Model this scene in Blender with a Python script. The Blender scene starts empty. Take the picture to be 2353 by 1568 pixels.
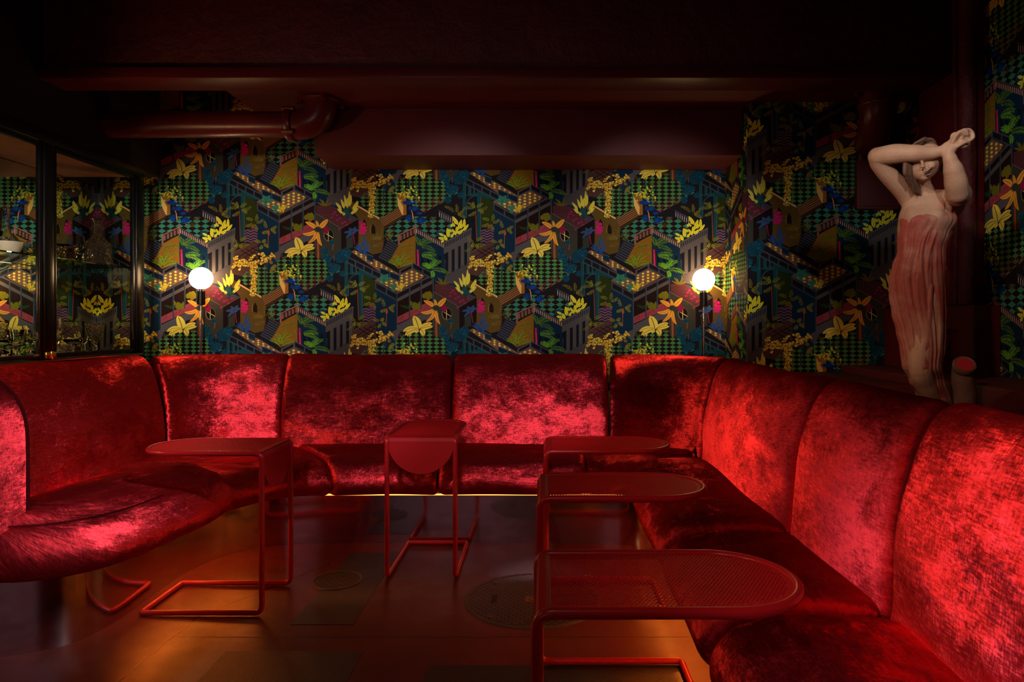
import bpy, bmesh, math, random
from mathutils import Vector, Matrix
random.seed(7)
PI = math.pi
F, CX, CY, H = 1569.0, 1250.0, 741.0, 1.13      # focal length in pixels, vanishing point, eye height
SC = bpy.context.scene
COL = SC.collection

def P(x, y, D):
    "a pixel of the photograph at depth D -> point in the room"
    return Vector(((x-CX)*D/F, D, H-(y-CY)*D/F))
def PF(x, y, z=0.0):
    "a pixel on a horizontal plane of height z"
    D = (H-z)*F/(y-CY)
    return Vector(((x-CX)*D/F, D, z))
def lin(c):
    c = c/255.0
    return c/12.92 if c <= .04045 else ((c+.055)/1.055)**2.4
def rgb(r, g, b, k=1.0):
    return (min(.9, lin(r)*k), min(.9, lin(g)*k), min(.9, lin(b)*k), 1.0)

# ------------------------------------------------------------------ materials
def new_mat(name):
    m = bpy.data.materials.new(name); m.use_nodes = True
    nt = m.node_tree; nt.nodes.clear()
    out = nt.nodes.new('ShaderNodeOutputMaterial')
    return m, nt, out
def N(nt, typ, **kw):
    n = nt.nodes.new(typ)
    for k, v in kw.items():
        if k == 'inputs':
            for kk, vv in v.items(): n.inputs[kk].default_value = vv
        else: setattr(n, k, v)
    return n
def L(nt, a, b): nt.links.new(a, b)
def ramp(nt, stops):
    r = N(nt, 'ShaderNodeValToRGB'); e = r.color_ramp.elements
    while len(e) > 1: e.remove(e[-1])
    e[0].position = stops[0][0]; e[0].color = stops[0][1]
    for p, c in stops[1:]:
        q = e.new(p); q.color = c
    return r

def simple(name, col, rough=.5, metal=0.0, bump=0.0, bscale=40.0, var=0.0, coat=0.0, spec=.5, bdist=.01):
    m, nt, out = new_mat(name)
    b = N(nt, 'ShaderNodeBsdfPrincipled')
    b.inputs['Base Color'].default_value = col
    b.inputs['Roughness'].default_value = rough
    b.inputs['Metallic'].default_value = metal
    b.inputs['Coat Weight'].default_value = coat
    b.inputs['Coat Roughness'].default_value = .15
    b.inputs['Specular IOR Level'].default_value = spec
    tc = N(nt, 'ShaderNodeTexCoord')
    if var > 0:
        n = N(nt, 'ShaderNodeTexNoise', inputs={'Scale': bscale*.25, 'Detail': 6.0, 'Roughness': .6})
        L(nt, tc.outputs['Object'], n.inputs['Vector'])
        d = tuple(c*(1-var) for c in col[:3])+(1,); u = tuple(min(1, c*(1+var)) for c in col[:3])+(1,)
        r = ramp(nt, [(.3, d), (.7, u)])
        L(nt, n.outputs['Fac'], r.inputs['Fac']); L(nt, r.outputs['Color'], b.inputs['Base Color'])
    if bump > 0:
        n = N(nt, 'ShaderNodeTexNoise', inputs={'Scale': bscale, 'Detail': 8.0, 'Roughness': .65})
        L(nt, tc.outputs['Object'], n.inputs['Vector'])
        bp = N(nt, 'ShaderNodeBump', inputs={'Strength': bump, 'Distance': bdist})
        L(nt, n.outputs['Fac'], bp.inputs['Height']); L(nt, bp.outputs['Normal'], b.inputs['Normal'])
    L(nt, b.outputs['BSDF'], out.inputs['Surface'])
    return m

def emis(name, col, s):
    m, nt, out = new_mat(name)
    e = N(nt, 'ShaderNodeEmission', inputs={'Color': col, 'Strength': s})
    L(nt, e.outputs[0], out.inputs['Surface'])
    return m

def velvet(name):
    "crushed velvet: the pile leans along the mesh's 'nap' attribute, so the shading normal is tilted with it"
    m, nt, out = new_mat(name)
    geo = N(nt, 'ShaderNodeNewGeometry'); tc = N(nt, 'ShaderNodeTexCoord')
    nap = N(nt, 'ShaderNodeAttribute', attribute_name='nap')
    fl = N(nt, 'ShaderNodeAttribute', attribute_name='flow')       # (along, up) surface coordinates in metres
    add = N(nt, 'ShaderNodeVectorMath', operation='ADD')
    L(nt, geo.outputs['Normal'], add.inputs[0]); L(nt, nap.outputs['Vector'], add.inputs[1])
    # cloudy crush marks, plus fine woven streaks
    mp = N(nt, 'ShaderNodeMapping', inputs={'Scale': (5.0, 7.5, 1.0)})
    L(nt, fl.outputs['Vector'], mp.inputs['Vector'])
    n1 = N(nt, 'ShaderNodeTexNoise', inputs={'Scale': 1.0, 'Detail': 10.0, 'Roughness': .76, 'Distortion': .2})
    L(nt, mp.outputs['Vector'], n1.inputs['Vector'])
    mp2 = N(nt, 'ShaderNodeMapping', inputs={'Scale': (34.0, 210.0, 1.0)})
    L(nt, fl.outputs['Vector'], mp2.inputs['Vector'])
    n2 = N(nt, 'ShaderNodeTexNoise', inputs={'Scale': 1.0, 'Detail': 5.0, 'Roughness': .7})
    L(nt, mp2.outputs['Vector'], n2.inputs['Vector'])
    mp3 = N(nt, 'ShaderNodeMapping', inputs={'Scale': (230.0, 60.0, 1.0)})
    L(nt, fl.outputs['Vector'], mp3.inputs['Vector'])
    n3 = N(nt, 'ShaderNodeTexNoise', inputs={'Scale': 1.0, 'Detail': 3.0, 'Roughness': .6})
    L(nt, mp3.outputs['Vector'], n3.inputs['Vector'])
    def sc(node, k):
        s = N(nt, 'ShaderNodeVectorMath', operation='SUBTRACT'); s.inputs[1].default_value = (.5, .5, .5)
        L(nt, node.outputs['Color'], s.inputs[0])
        t = N(nt, 'ShaderNodeVectorMath', operation='SCALE'); t.inputs['Scale'].default_value = k
        L(nt, s.outputs[0], t.inputs[0]); return t
    cur = add
    for node, k in ((n1, 1.7), (n2, 1.0), (n3, .65)):
        a = N(nt, 'ShaderNodeVectorMath', operation='ADD')
        L(nt, cur.outputs[0], a.inputs[0]); L(nt, sc(node, k).outputs[0], a.inputs[1]); cur = a
    nn = N(nt, 'ShaderNodeVectorMath', operation='NORMALIZE'); L(nt, cur.outputs[0], nn.inputs[0])
    d = N(nt, 'ShaderNodeBsdfDiffuse', inputs={'Color': (.035, .0006, .001, 1), 'Roughness': .3})
    L(nt, nn.outputs[0], d.inputs['Normal'])
    gl = N(nt, 'ShaderNodeBsdfGlossy', inputs={'Color': (.88, .048, .060, 1), 'Roughness': .43})
    L(nt, nn.outputs[0], gl.inputs['Normal'])
    mx = N(nt, 'ShaderNodeMixShader', inputs={'Fac': .62}); L(nt, d.outputs[0], mx.inputs[1]); L(nt, gl.outputs[0], mx.inputs[2])
    L(nt, mx.outputs[0], out.inputs['Surface'])
    return m

def wallpaper_mat():
    m, nt, out = new_mat('printed_wallpaper')
    at = N(nt, 'ShaderNodeAttribute', attribute_name='ink')
    b = N(nt, 'ShaderNodeBsdfPrincipled', inputs={'Roughness': .7, 'Specular IOR Level': .05})
    L(nt, at.outputs['Color'], b.inputs['Base Color'])
    L(nt, b.outputs[0], out.inputs['Surface']); return m

def floor_mat():
    m, nt, out = new_mat('lacquered_concrete')
    tc = N(nt, 'ShaderNodeTexCoord')
    n = N(nt, 'ShaderNodeTexNoise', inputs={'Scale': 1.6, 'Detail': 8.0, 'Roughness': .62, 'Distortion': .5})
    L(nt, tc.outputs['Object'], n.inputs['Vector'])
    r = ramp(nt, [(.25, (.075, .0085, .004, 1)), (.5, (.125, .016, .007, 1)), (.8, (.185, .030, .012, 1))])
    L(nt, n.outputs['Fac'], r.inputs['Fac'])
    b = N(nt, 'ShaderNodeBsdfPrincipled', inputs={'Roughness': .38, 'Specular IOR Level': .28, 'Coat Weight': .12, 'Coat Roughness': .22})
    L(nt, r.outputs['Color'], b.inputs['Base Color'])
    n2 = N(nt, 'ShaderNodeTexNoise', inputs={'Scale': 7.0, 'Detail': 10.0, 'Roughness': .7})
    L(nt, tc.outputs['Object'], n2.inputs['Vector'])
    r2 = ramp(nt, [(.3, (.28,)*3+(1,)), (.75, (.5,)*3+(1,))])
    L(nt, n2.outputs['Fac'], r2.inputs['Fac']); L(nt, r2.outputs['Color'], b.inputs['Roughness'])
    bp = N(nt, 'ShaderNodeBump', inputs={'Strength': .25, 'Distance': .004})
    L(nt, n2.outputs['Fac'], bp.inputs['Height']); L(nt, bp.outputs['Normal'], b.inputs['Normal'])
    L(nt, b.outputs[0], out.inputs['Surface']); return m

def glass_mat(name, tint=(1, 1, 1, 1), ior=1.5, rough=0.0):
    m, nt, out = new_mat(name)
    g = N(nt, 'ShaderNodeBsdfGlass', inputs={'Color': tint, 'IOR': ior, 'Roughness': rough})
    L(nt, g.outputs[0], out.inputs['Surface']); return m
def pane_mat(name, tint=(1, 1, 1, 1), refl=(1, 1, 1, 1)):
    "thin window glass: clear, reflecting more at grazing angles"
    m, nt, out = new_mat(name)
    t = N(nt, 'ShaderNodeBsdfTransparent', inputs={'Color': tint})
    g = N(nt, 'ShaderNodeBsdfGlossy', inputs={'Color': refl, 'Roughness': .01})
    lw = N(nt, 'ShaderNodeLayerWeight', inputs={'Blend': .5})
    pw = N(nt, 'ShaderNodeMath', operation='POWER'); pw.inputs[1].default_value = 5.0; L(nt, lw.outputs['Facing'], pw.inputs[0])
    fr = N(nt, 'ShaderNodeMath', operation='MULTIPLY_ADD'); fr.inputs[1].default_value = .6; fr.inputs[2].default_value = .03; L(nt, pw.outputs[0], fr.inputs[0])
    mx = N(nt, 'ShaderNodeMixShader')
    L(nt, fr.outputs[0], mx.inputs[0]); L(nt, t.outputs[0], mx.inputs[1]); L(nt, g.outputs[0], mx.inputs[2])
    L(nt, mx.outputs[0], out.inputs['Surface']); return m

def cut_glass_mat():
    m, nt, out = new_mat('cut_glass')
    g = N(nt, 'ShaderNodeBsdfGlass', inputs={'Color': (1, .97, .93, 1), 'IOR': 1.5, 'Roughness': .02})
    tc = N(nt, 'ShaderNodeTexCoord')
    v = N(nt, 'ShaderNodeTexVoronoi', inputs={'Scale': 90.0}); L(nt, tc.outputs['Object'], v.inputs['Vector'])
    bp = N(nt, 'ShaderNodeBump', inputs={'Strength': .8, 'Distance': .004})
    L(nt, v.outputs['Distance'], bp.inputs['Height']); L(nt, bp.outputs[0], g.inputs['Normal'])
    L(nt, g.outputs[0], out.inputs['Surface']); return m

def manhole_mat():
    m, nt, out = new_mat('cast_iron_weave')
    tc = N(nt, 'ShaderNodeTexCoord')
    mp = N(nt, 'ShaderNodeMapping', inputs={'Scale': (1, 1, 1)}); L(nt, tc.outputs['Object'], mp.inputs['Vector'])
    br = N(nt, 'ShaderNodeTexBrick', inputs={'Scale': 30.0, 'Mortar Size': .14, 'Mortar Smooth': .3, 'Brick Width': .9, 'Row Height': .55})
    br.offset = .5
    L(nt, mp.outputs[0], br.inputs['Vector'])
    b = N(nt, 'ShaderNodeBsdfPrincipled', inputs={'Metallic': .35, 'Roughness': .42})
    br.inputs['Color1'].default_value = (.11, .095, .08, 1); br.inputs['Color2'].default_value = (.07, .062, .055, 1); br.inputs['Mortar'].default_value = (.018, .015, .012, 1)
    L(nt, br.outputs['Color'], b.inputs['Base Color'])
    inv = N(nt, 'ShaderNodeMath', operation='SUBTRACT'); inv.inputs[0].default_value = 1.0
    L(nt, br.outputs['Fac'], inv.inputs[1])
    bp = N(nt, 'ShaderNodeBump', inputs={'Strength': 1.0, 'Distance': .004})
    L(nt, inv.outputs[0], bp.inputs['Height']); L(nt, bp.outputs[0], b.inputs['Normal'])
    L(nt, b.outputs[0], out.inputs['Surface']); return m

def speckled(name, c1, c2, c3, rough=.55):
    "painted stone with blotches and pinholes"
    m, nt, out = new_mat(name)
    tc = N(nt, 'ShaderNodeTexCoord')
    n = N(nt, 'ShaderNodeTexNoise', inputs={'Scale': 5.0, 'Detail': 6.0, 'Roughness': .6}); L(nt, tc.outputs['Object'], n.inputs['Vector'])
    r = ramp(nt, [(.32, c1), (.5, c2), (.68, c3)]); L(nt, n.outputs['Fac'], r.inputs['Fac'])
    n2 = N(nt, 'ShaderNodeTexNoise', inputs={'Scale': 330.0, 'Detail': 3.0}); L(nt, tc.outputs['Object'], n2.inputs['Vector'])
    r2 = ramp(nt, [(.28, (.55, .55, .55, 1)), (.38, (1, 1, 1, 1)), (.66, (1.0, 1.0, 1.0, 1))]); L(nt, n2.outputs['Fac'], r2.inputs['Fac'])
    mx = N(nt, 'ShaderNodeMix', data_type='RGBA', blend_type='MULTIPLY'); mx.inputs[0].default_value = 1
    L(nt, r.outputs['Color'], mx.inputs[6]); L(nt, r2.outputs['Color'], mx.inputs[7])
    b = N(nt, 'ShaderNodeBsdfPrincipled', inputs={'Roughness': rough, 'Specular IOR Level': .4})
    L(nt, mx.outputs[2], b.inputs['Base Color'])
    bp = N(nt, 'ShaderNodeBump', inputs={'Strength': .3, 'Distance': .002}); L(nt, n2.outputs['Fac'], bp.inputs['Height']); L(nt, bp.outputs[0], b.inputs['Normal'])
    L(nt, b.outputs[0], out.inputs['Surface']); return m

M = {}
M['velvet'] = velvet('crushed_red_velvet')
M['piping'] = simple('dark_red_piping', (.05, .002, .003, 1), .8, spec=.1)
M['paper'] = wallpaper_mat()
M['floor'] = floor_mat()
M['inlay'] = simple('dark_floor_inlay', (.012, .012, .011, 1), .45, bump=.3, bscale=120, var=.3, coat=.2)
M['maroon'] = simple('maroon_gloss_paint', (.10, .007, .010, 1), .38, spec=.25, bump=.35, bscale=9, var=.15, bdist=.01)
M['maroon_rough'] = simple('maroon_paint_on_board', (.085, .004, .008, 1), .33, bump=1.0, bscale=14, var=.25, bdist=.02)
M['maroon_flat'] = simple('maroon_flat_paint', (.11, .010, .013, 1), .6, var=.08)
M['darkpaint'] = simple('black_brown_paint', (.012, .006, .006, 1), .6)
M['pipe'] = simple('maroon_pipe_paint', (.11, .012, .014, 1), .3, bump=.08, bscale=30)
M['table'] = simple('red_powder_coat', (.42, .009, .012, 1), .30, spec=.4)
M['table_sheet'] = simple('red_sheet_coat', (.50, .009, .012, 1), .5, spec=.06)
M['chrome'] = simple('chrome', (.75, .72, .70, 1), .12, 1.0)
M['steel'] = simple('polished_plinth_steel', (.62, .50, .48, 1), .09, 1.0, bump=.04, bscale=3, bdist=.02)
M['black'] = simple('black_lacquer', (.006, .005, .005, 1), .25, spec=.25)
M['bronze'] = simple('dull_bronze', (.30, .17, .06, 1), .5, .6)
M['brass'] = simple('brass', (.75, .48, .16, 1), .22, 1.0)
M['mirror'] = simple('mirror', (.80, .82, .78, 1), .015, 1.0)
M['glass'] = glass_mat('clear_glass', (1, .99, .97, 1))
M['cut'] = cut_glass_mat()
M['pane'] = pane_mat('pane', (.96, .98, .96, 1), (.02, .02, .02, 1))
M['shelf'] = glass_mat('green_edge_glass', (.80, .93, .88, 1), 1.5)
M['porcelain'] = simple('cream_porcelain', (.78, .62, .48, 1), .3)
M['wood'] = simple('red_brown_board', (.30, .09, .045, 1), .5, var=.25, bscale=30)
M['globe'] = emis('lit_opal_globe', (1.0, .58, .27, 1), 20.0)
M['led'] = emis('warm_led_strip', (1.0, .26, .025, 1), 44.0)
M['led_dim'] = emis('dimmed_led_strip', (1.0, .30, .06, 1), 3.0)
M['manhole'] = manhole_mat()
M['iron'] = simple('worn_iron', (.13, .11, .09, 1), .42, .7, bump=.4, bscale=90)
M['stone_skin'] = speckled('flesh_painted_stone', (.42, .22, .14, 1), (.55, .33, .22, 1), (.66, .43, .30, 1))
M['stone_cloth'] = speckled('red_washed_stone', (.50, .19, .14, 1), (.43, .085, .065, 1), (.56, .29, .21, 1))
M['stone_hair'] = speckled('brown_painted_stone', (.10, .05, .03, 1), (.16, .085, .055, 1), (.27, .16, .11, 1))
M['stone_red'] = simple('red_paint', (.55, .03, .04, 1), .4)
M['stone_dark'] = simple('dark_brown_paint', (.05, .02, .015, 1), .6)

# ------------------------------------------------------------------ objects
def tag(o, label=None, cat=None, group=None, kind=None):
    if label: o['label'] = label
    if cat: o['category'] = cat
    if group: o['group'] = group
    if kind: o['kind'] = kind
    return o
def empty(name, loc, label, cat, group=None, rz=0.0):
    o = bpy.data.objects.new(name, None); COL.objects.link(o)
    o.location = loc; o.rotation_euler = (0, 0, rz); o.empty_display_size = .1
    return tag(o, label, cat, group)

class MB:
    def __init__(s): s.v = []; s.f = []
    def add(s, vs, fs):
        o = len(s.v); s.v += [tuple(v) for v in vs]; s.f += [tuple(i+o for i in f) for f in fs]; return s
    def box(s, x0, x1, y0, y1, z0, z1):
        vs = [(x, y, z) for z in (z0, z1) for y in (y0, y1) for x in (x0, x1)]
        return s.add(vs, [(0, 2, 3, 1), (4, 5, 7, 6), (0, 1, 5, 4), (2, 6, 7, 3), (0, 4, 6, 2), (1, 3, 7, 5)])
    def rings(s, rings, cap=True, close=True):
        n = len(rings[0]); vs = [p for r in rings for p in r]; fs = []
        for i in range(len(rings)-1):
            for j in range(n if close else n-1):
                k = (j+1) % n
                fs.append((i*n+j, i*n+k, (i+1)*n+k, (i+1)*n+j))
        if cap:
            fs.append(tuple(range(n-1, -1, -1))); fs.append(tuple((len(rings)-1)*n+j for j in range(n)))
        return s.add(vs, fs)
    def tube(s, pts, r, n=12, cap=True):
        pts = [Vector(p) for p in pts]; R = r if isinstance(r, (list, tuple)) else [r]*len(pts)
        rings = []; up = None
        for i, p in enumerate(pts):
            a = pts[max(0, i-1)]; b = pts[min(len(pts)-1, i+1)]
            t = (b-a).normalized()
            if up is None:
                up = Vector((0, 0, 1)) if abs(t.z) < .9 else Vector((1, 0, 0))
            u = (up - t*up.dot(t)).normalized(); w = t.cross(u); up = u
            rings.append([p + (u*math.cos(2*PI*k/n)+w*math.sin(2*PI*k/n))*R[i] for k in range(n)])
        return s.rings(rings, cap)
    def lathe(s, prof, c=(0, 0, 0), n=32, cap=False):
        rings = [[(c[0]+r*math.cos(2*PI*k/n), c[1]+r*math.sin(2*PI*k/n), c[2]+z) for k in range(n)] for r, z in prof]
        return s.rings(rings, cap)
    def sphere(s, c, rx, ry=None, rz=None, n=20, m=12, rot=None):
        ry = ry or rx; rz = rz or rx; rings = []
        for i in range(m+1):
            t = .02+(PI-.04)*i/m
            ring = []
            for k in range(n):
                v = Vector((rx*math.sin(t)*math.cos(2*PI*k/n), ry*math.sin(t)*math.sin(2*PI*k/n), rz*math.cos(t)))
                if rot: v = rot @ v
                ring.append(Vector(c)+v)
            rings.append(ring)
        return s.rings(rings)
    def mesh(s, name):
        me = bpy.data.meshes.new(name); me.from_pydata(s.v, [], s.f); me.update(); return me
    def build(s, name, mat, parent=None, smooth=True, bevel=0.0, seg=2, local=False, sub=0, angle=40):
        me = s.mesh(name)
        bm = bmesh.new(); bm.from_mesh(me)
        bmesh.ops.recalc_face_normals(bm, faces=bm.faces)
        if bevel > 0:
            es = [e for e in bm.edges if len(e.link_faces) == 2 and e.calc_face_angle(0) > .6]
            bmesh.ops.bevel(bm, geom=es, offset=bevel, segments=seg, affect='EDGES', profile=.5)
        bm.to_mesh(me); bm.free()
        if smooth:
            for p in me.polygons: p.use_smooth = True
            try: me.set_sharp_from_angle(angle=math.radians(angle))
            except Exception: pass
        o = bpy.data.objects.new(name, me); COL.objects.link(o)
        if mat: me.materials.append(mat)
        if parent:
            o.parent = parent
            if not local: o.matrix_parent_inverse = Matrix.LocRotScale(parent.location, parent.rotation_euler, None).inverted()
        if sub:
            md = o.modifiers.new('sub', 'SUBSURF'); md.levels = sub; md.render_levels = sub
        return o

def arc_path(pts, r=.03, n=6):
    "polyline with rounded corners"
    pts = [Vector(p) for p in pts]; out = [pts[0]]
    for i in range(1, len(pts)-1):
        a, b, c = pts[i-1], pts[i], pts[i+1]
        d1 = (a-b).normalized(); d2 = (c-b).normalized()
        q1 = b+d1*r; q2 = b+d2*r
        for k in range(n+1):
            t = k/n
            out.append(q1*(1-t)**2 + b*2*t*(1-t) + q2*t*t)
    out.append(pts[-1]); return out
def catmull(pts, n):
    "n+1 evenly spaced points on a smooth curve through pts"
    pts = [Vector(p) for p in pts]; q = [pts[0]*2-pts[1]]+pts+[pts[-1]*2-pts[-2]]
    dense = []
    for i in range(1, len(q)-2):
        for k in range(16):
            t = k/16; a, b, c, d = q[i-1:i+3]
            dense.append(.5*((2*b)+(c-a)*t+(2*a-5*b+4*c-d)*t*t+(3*b-a-3*c+d)*t**3))
    dense.append(pts[-1])
    Ls = [0]
    for i in range(1, len(dense)): Ls.append(Ls[-1]+(dense[i]-dense[i-1]).length)
    out = []; j = 0
    for k in range(n+1):
        s = Ls[-1]*k/n
        while j < len(Ls)-2 and Ls[j+1] < s: j += 1
        t = (s-Ls[j])/max(1e-9, Ls[j+1]-Ls[j]); out.append(dense[j].lerp(dense[j+1], min(1, t)))
    return out
# ------------------------------------------------------------------ wallpaper drawing (flat inks, one mesh per wall)
# drawn in units of 1/7.84 pixel at the back wall; layer number = print order
INK = []          # (layer, colour, [(x, y), ...])
GAIN = 1.0
_pc = [0.0]
def ink(layer, col, pts): INK.append((layer, rgb(*col, 1.7*GAIN), pts))
def B(pts): return [(x, y+1411) for x, y in pts]
def line(layer, col, a, b, w):
    dx, dy = b[0]-a[0], b[1]-a[1]; l = math.hypot(dx, dy) or 1; nx, ny = -dy/l*w/2, dx/l*w/2
    ink(layer, col, [(a[0]+nx, a[1]+ny), (b[0]+nx, b[1]+ny), (b[0]-nx, b[1]-ny), (a[0]-nx, a[1]-ny)])
def pline(layer, col, pts, w):
    for a, b in zip(pts, pts[1:]): line(layer, col, a, b, w)
def blob(layer, col, c, rx, ry=None, n=10, jit=0.0):
    ry = ry or rx
    ink(layer, col, [(c[0]+rx*math.cos(2*PI*k/n)*(1+random.uniform(-jit, jit)), c[1]+ry*math.sin(2*PI*k/n)*(1+random.uniform(-jit, jit))) for k in range(n)])
def leaf(layer, col, a, b, w, rib=None, bend=0.0, blunt=.45):
    "a long leaf from a to b, bent sideways"
    ax, ay = a; bx, by = b; dx, dy = bx-ax, by-ay; l = math.hypot(dx, dy) or 1; nx, ny = -dy/l, dx/l
    up, dn, mid = [], [], []
    n = 8
    for k in range(n+1):
        t = k/n; o = bend*l*4*t*(1-t)
        cx, cy = ax+dx*t+nx*o, ay+dy*t+ny*o
        h = w/2*(math.sin(PI*min(1, t**.75*.98+.02))**blunt if 0 < t < 1 else .05)*(1 if t > .25 else .35+2.6*t)
        up.append((cx+nx*h, cy+ny*h)); dn.append((cx-nx*h, cy-ny*h)); mid.append((cx, cy))
    for k in range(n):   # convex pieces
        ink(layer, col, [up[k], up[k+1], dn[k+1], dn[k]])
    if rib: pline(layer+.3, rib, mid[:-1], max(4, w*.07))
def fern(layer, col, base, tip, bend=.2, n=9, ll=55, w=13, stem=(40, 45, 15)):
    ax, ay = base; bx, by = tip; dx, dy = bx-ax, by-ay; l = math.hypot(dx, dy); nx, ny = -dy/l, dx/l
    pts = [(ax+dx*t+nx*bend*l*4*t*(1-t), ay+dy*t+ny*bend*l*4*t*(1-t)) for t in [k/(n+1) for k in range(n+2)]]
    pline(layer, stem, pts, 5)
    for i in range(2, n+1):
        p = pts[i]; q = pts[i+1]; a = math.atan2(q[1]-p[1], q[0]-p[0])
        s = ll*(1-.5*abs(i/(n+1)-.45)*2)
        for sg in (1, -1):
            t = a+sg*random.uniform(.75, 1.0)
            e = (p[0]+s*math.cos(t), p[1]+s*math.sin(t)+s*.18)
            m = ((p[0]*.55+e[0]*.45), (p[1]*.55+e[1]*.45)); hx, hy = -math.sin(t)*w/2, math.cos(t)*w/2
            ink(layer+.1, tuple(int(c*random.uniform(.8, 1.15)) for c in col), [p, (m[0]+hx, m[1]+hy), e, (m[0]-hx, m[1]-hy)])
def clip_poly(pts, clip):
    "Sutherland-Hodgman against a convex clockwise/anticlockwise polygon"
    area = sum(clip[i][0]*clip[(i+1) % len(clip)][1]-clip[(i+1) % len(clip)][0]*clip[i][1] for i in range(len(clip)))
    sg = 1 if area > 0 else -1; out = pts
    for i in range(len(clip)):
        a, b = clip[i], clip[(i+1) % len(clip)]
        def side(p): return sg*((b[0]-a[0])*(p[1]-a[1])-(b[1]-a[1])*(p[0]-a[0]))
        inp, out = out, []
        for j in range(len(inp)):
            p, q = inp[j], inp[(j+1) % len(inp)]; sp, sq = side(p), side(q)
            if sp >= 0: out.append(p)
            if (sp > 0) != (sq > 0) and abs(sp-sq) > 1e-9:
                t = sp/(sp-sq); out.append((p[0]+(q[0]-p[0])*t, p[1]+(q[1]-p[1])*t))
        if len(out) < 3: return []
    return out
def checker(layer, cdark, clight, region, x0, y0, sx, sy, k=.48):
    ink(layer, cdark, region)
    xs = [p[0] for p in region]; ys = [p[1] for p in region]
    i0, i1 = int((min(xs)-x0)//sx), int((max(xs)-x0)//sx)+1
    j0, j1 = int((min(ys)-y0)//sy), int((max(ys)-y0)//sy)+1
    for i in range(i0, i1+1):
        for j in range(j0, j1+1):
            cx, cy = x0+i*sx, y0+j*sy
            q = clip_poly([(cx-sx*k, cy), (cx, cy-sy*k), (cx+sx*k, cy), (cx, cy+sy*k)], region)
            if q: ink(layer+.2, clight, q)
def dots(layer, col, region, x0, y0, sx, sy, rx, ry, shift=0.0):
    xs = [p[0] for p in region]; ys = [p[1] for p in region]
    for i in range(int((min(xs)-x0)//sx), int((max(xs)-x0)//sx)+2):
        for j in range(int((min(ys)-y0)//sy), int((max(ys)-y0)//sy)+2):
            cx, cy = x0+i*sx, y0+j*sy+(i % 2)*shift
            q = [(cx+rx*math.cos(PI/3*k), cy+ry*math.sin(PI/3*k)) for k in range(6)]
            q = clip_poly(q, region)
            if q: ink(layer, col, q)
def stripes(layer, c1, c2, o, along, across, n):
    for i in range(n):
        for c, t0, t1 in ((c1, i/n, (i+.5)/n), (c2, (i+.5)/n, (i+1)/n)):
            a = (o[0]+across[0]*t0, o[1]+across[1]*t0); b = (o[0]+across[0]*t1, o[1]+across[1]*t1)
            ink(layer, c, [a, (a[0]+along[0], a[1]+along[1]), (b[0]+along[0], b[1]+along[1]), b])

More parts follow.
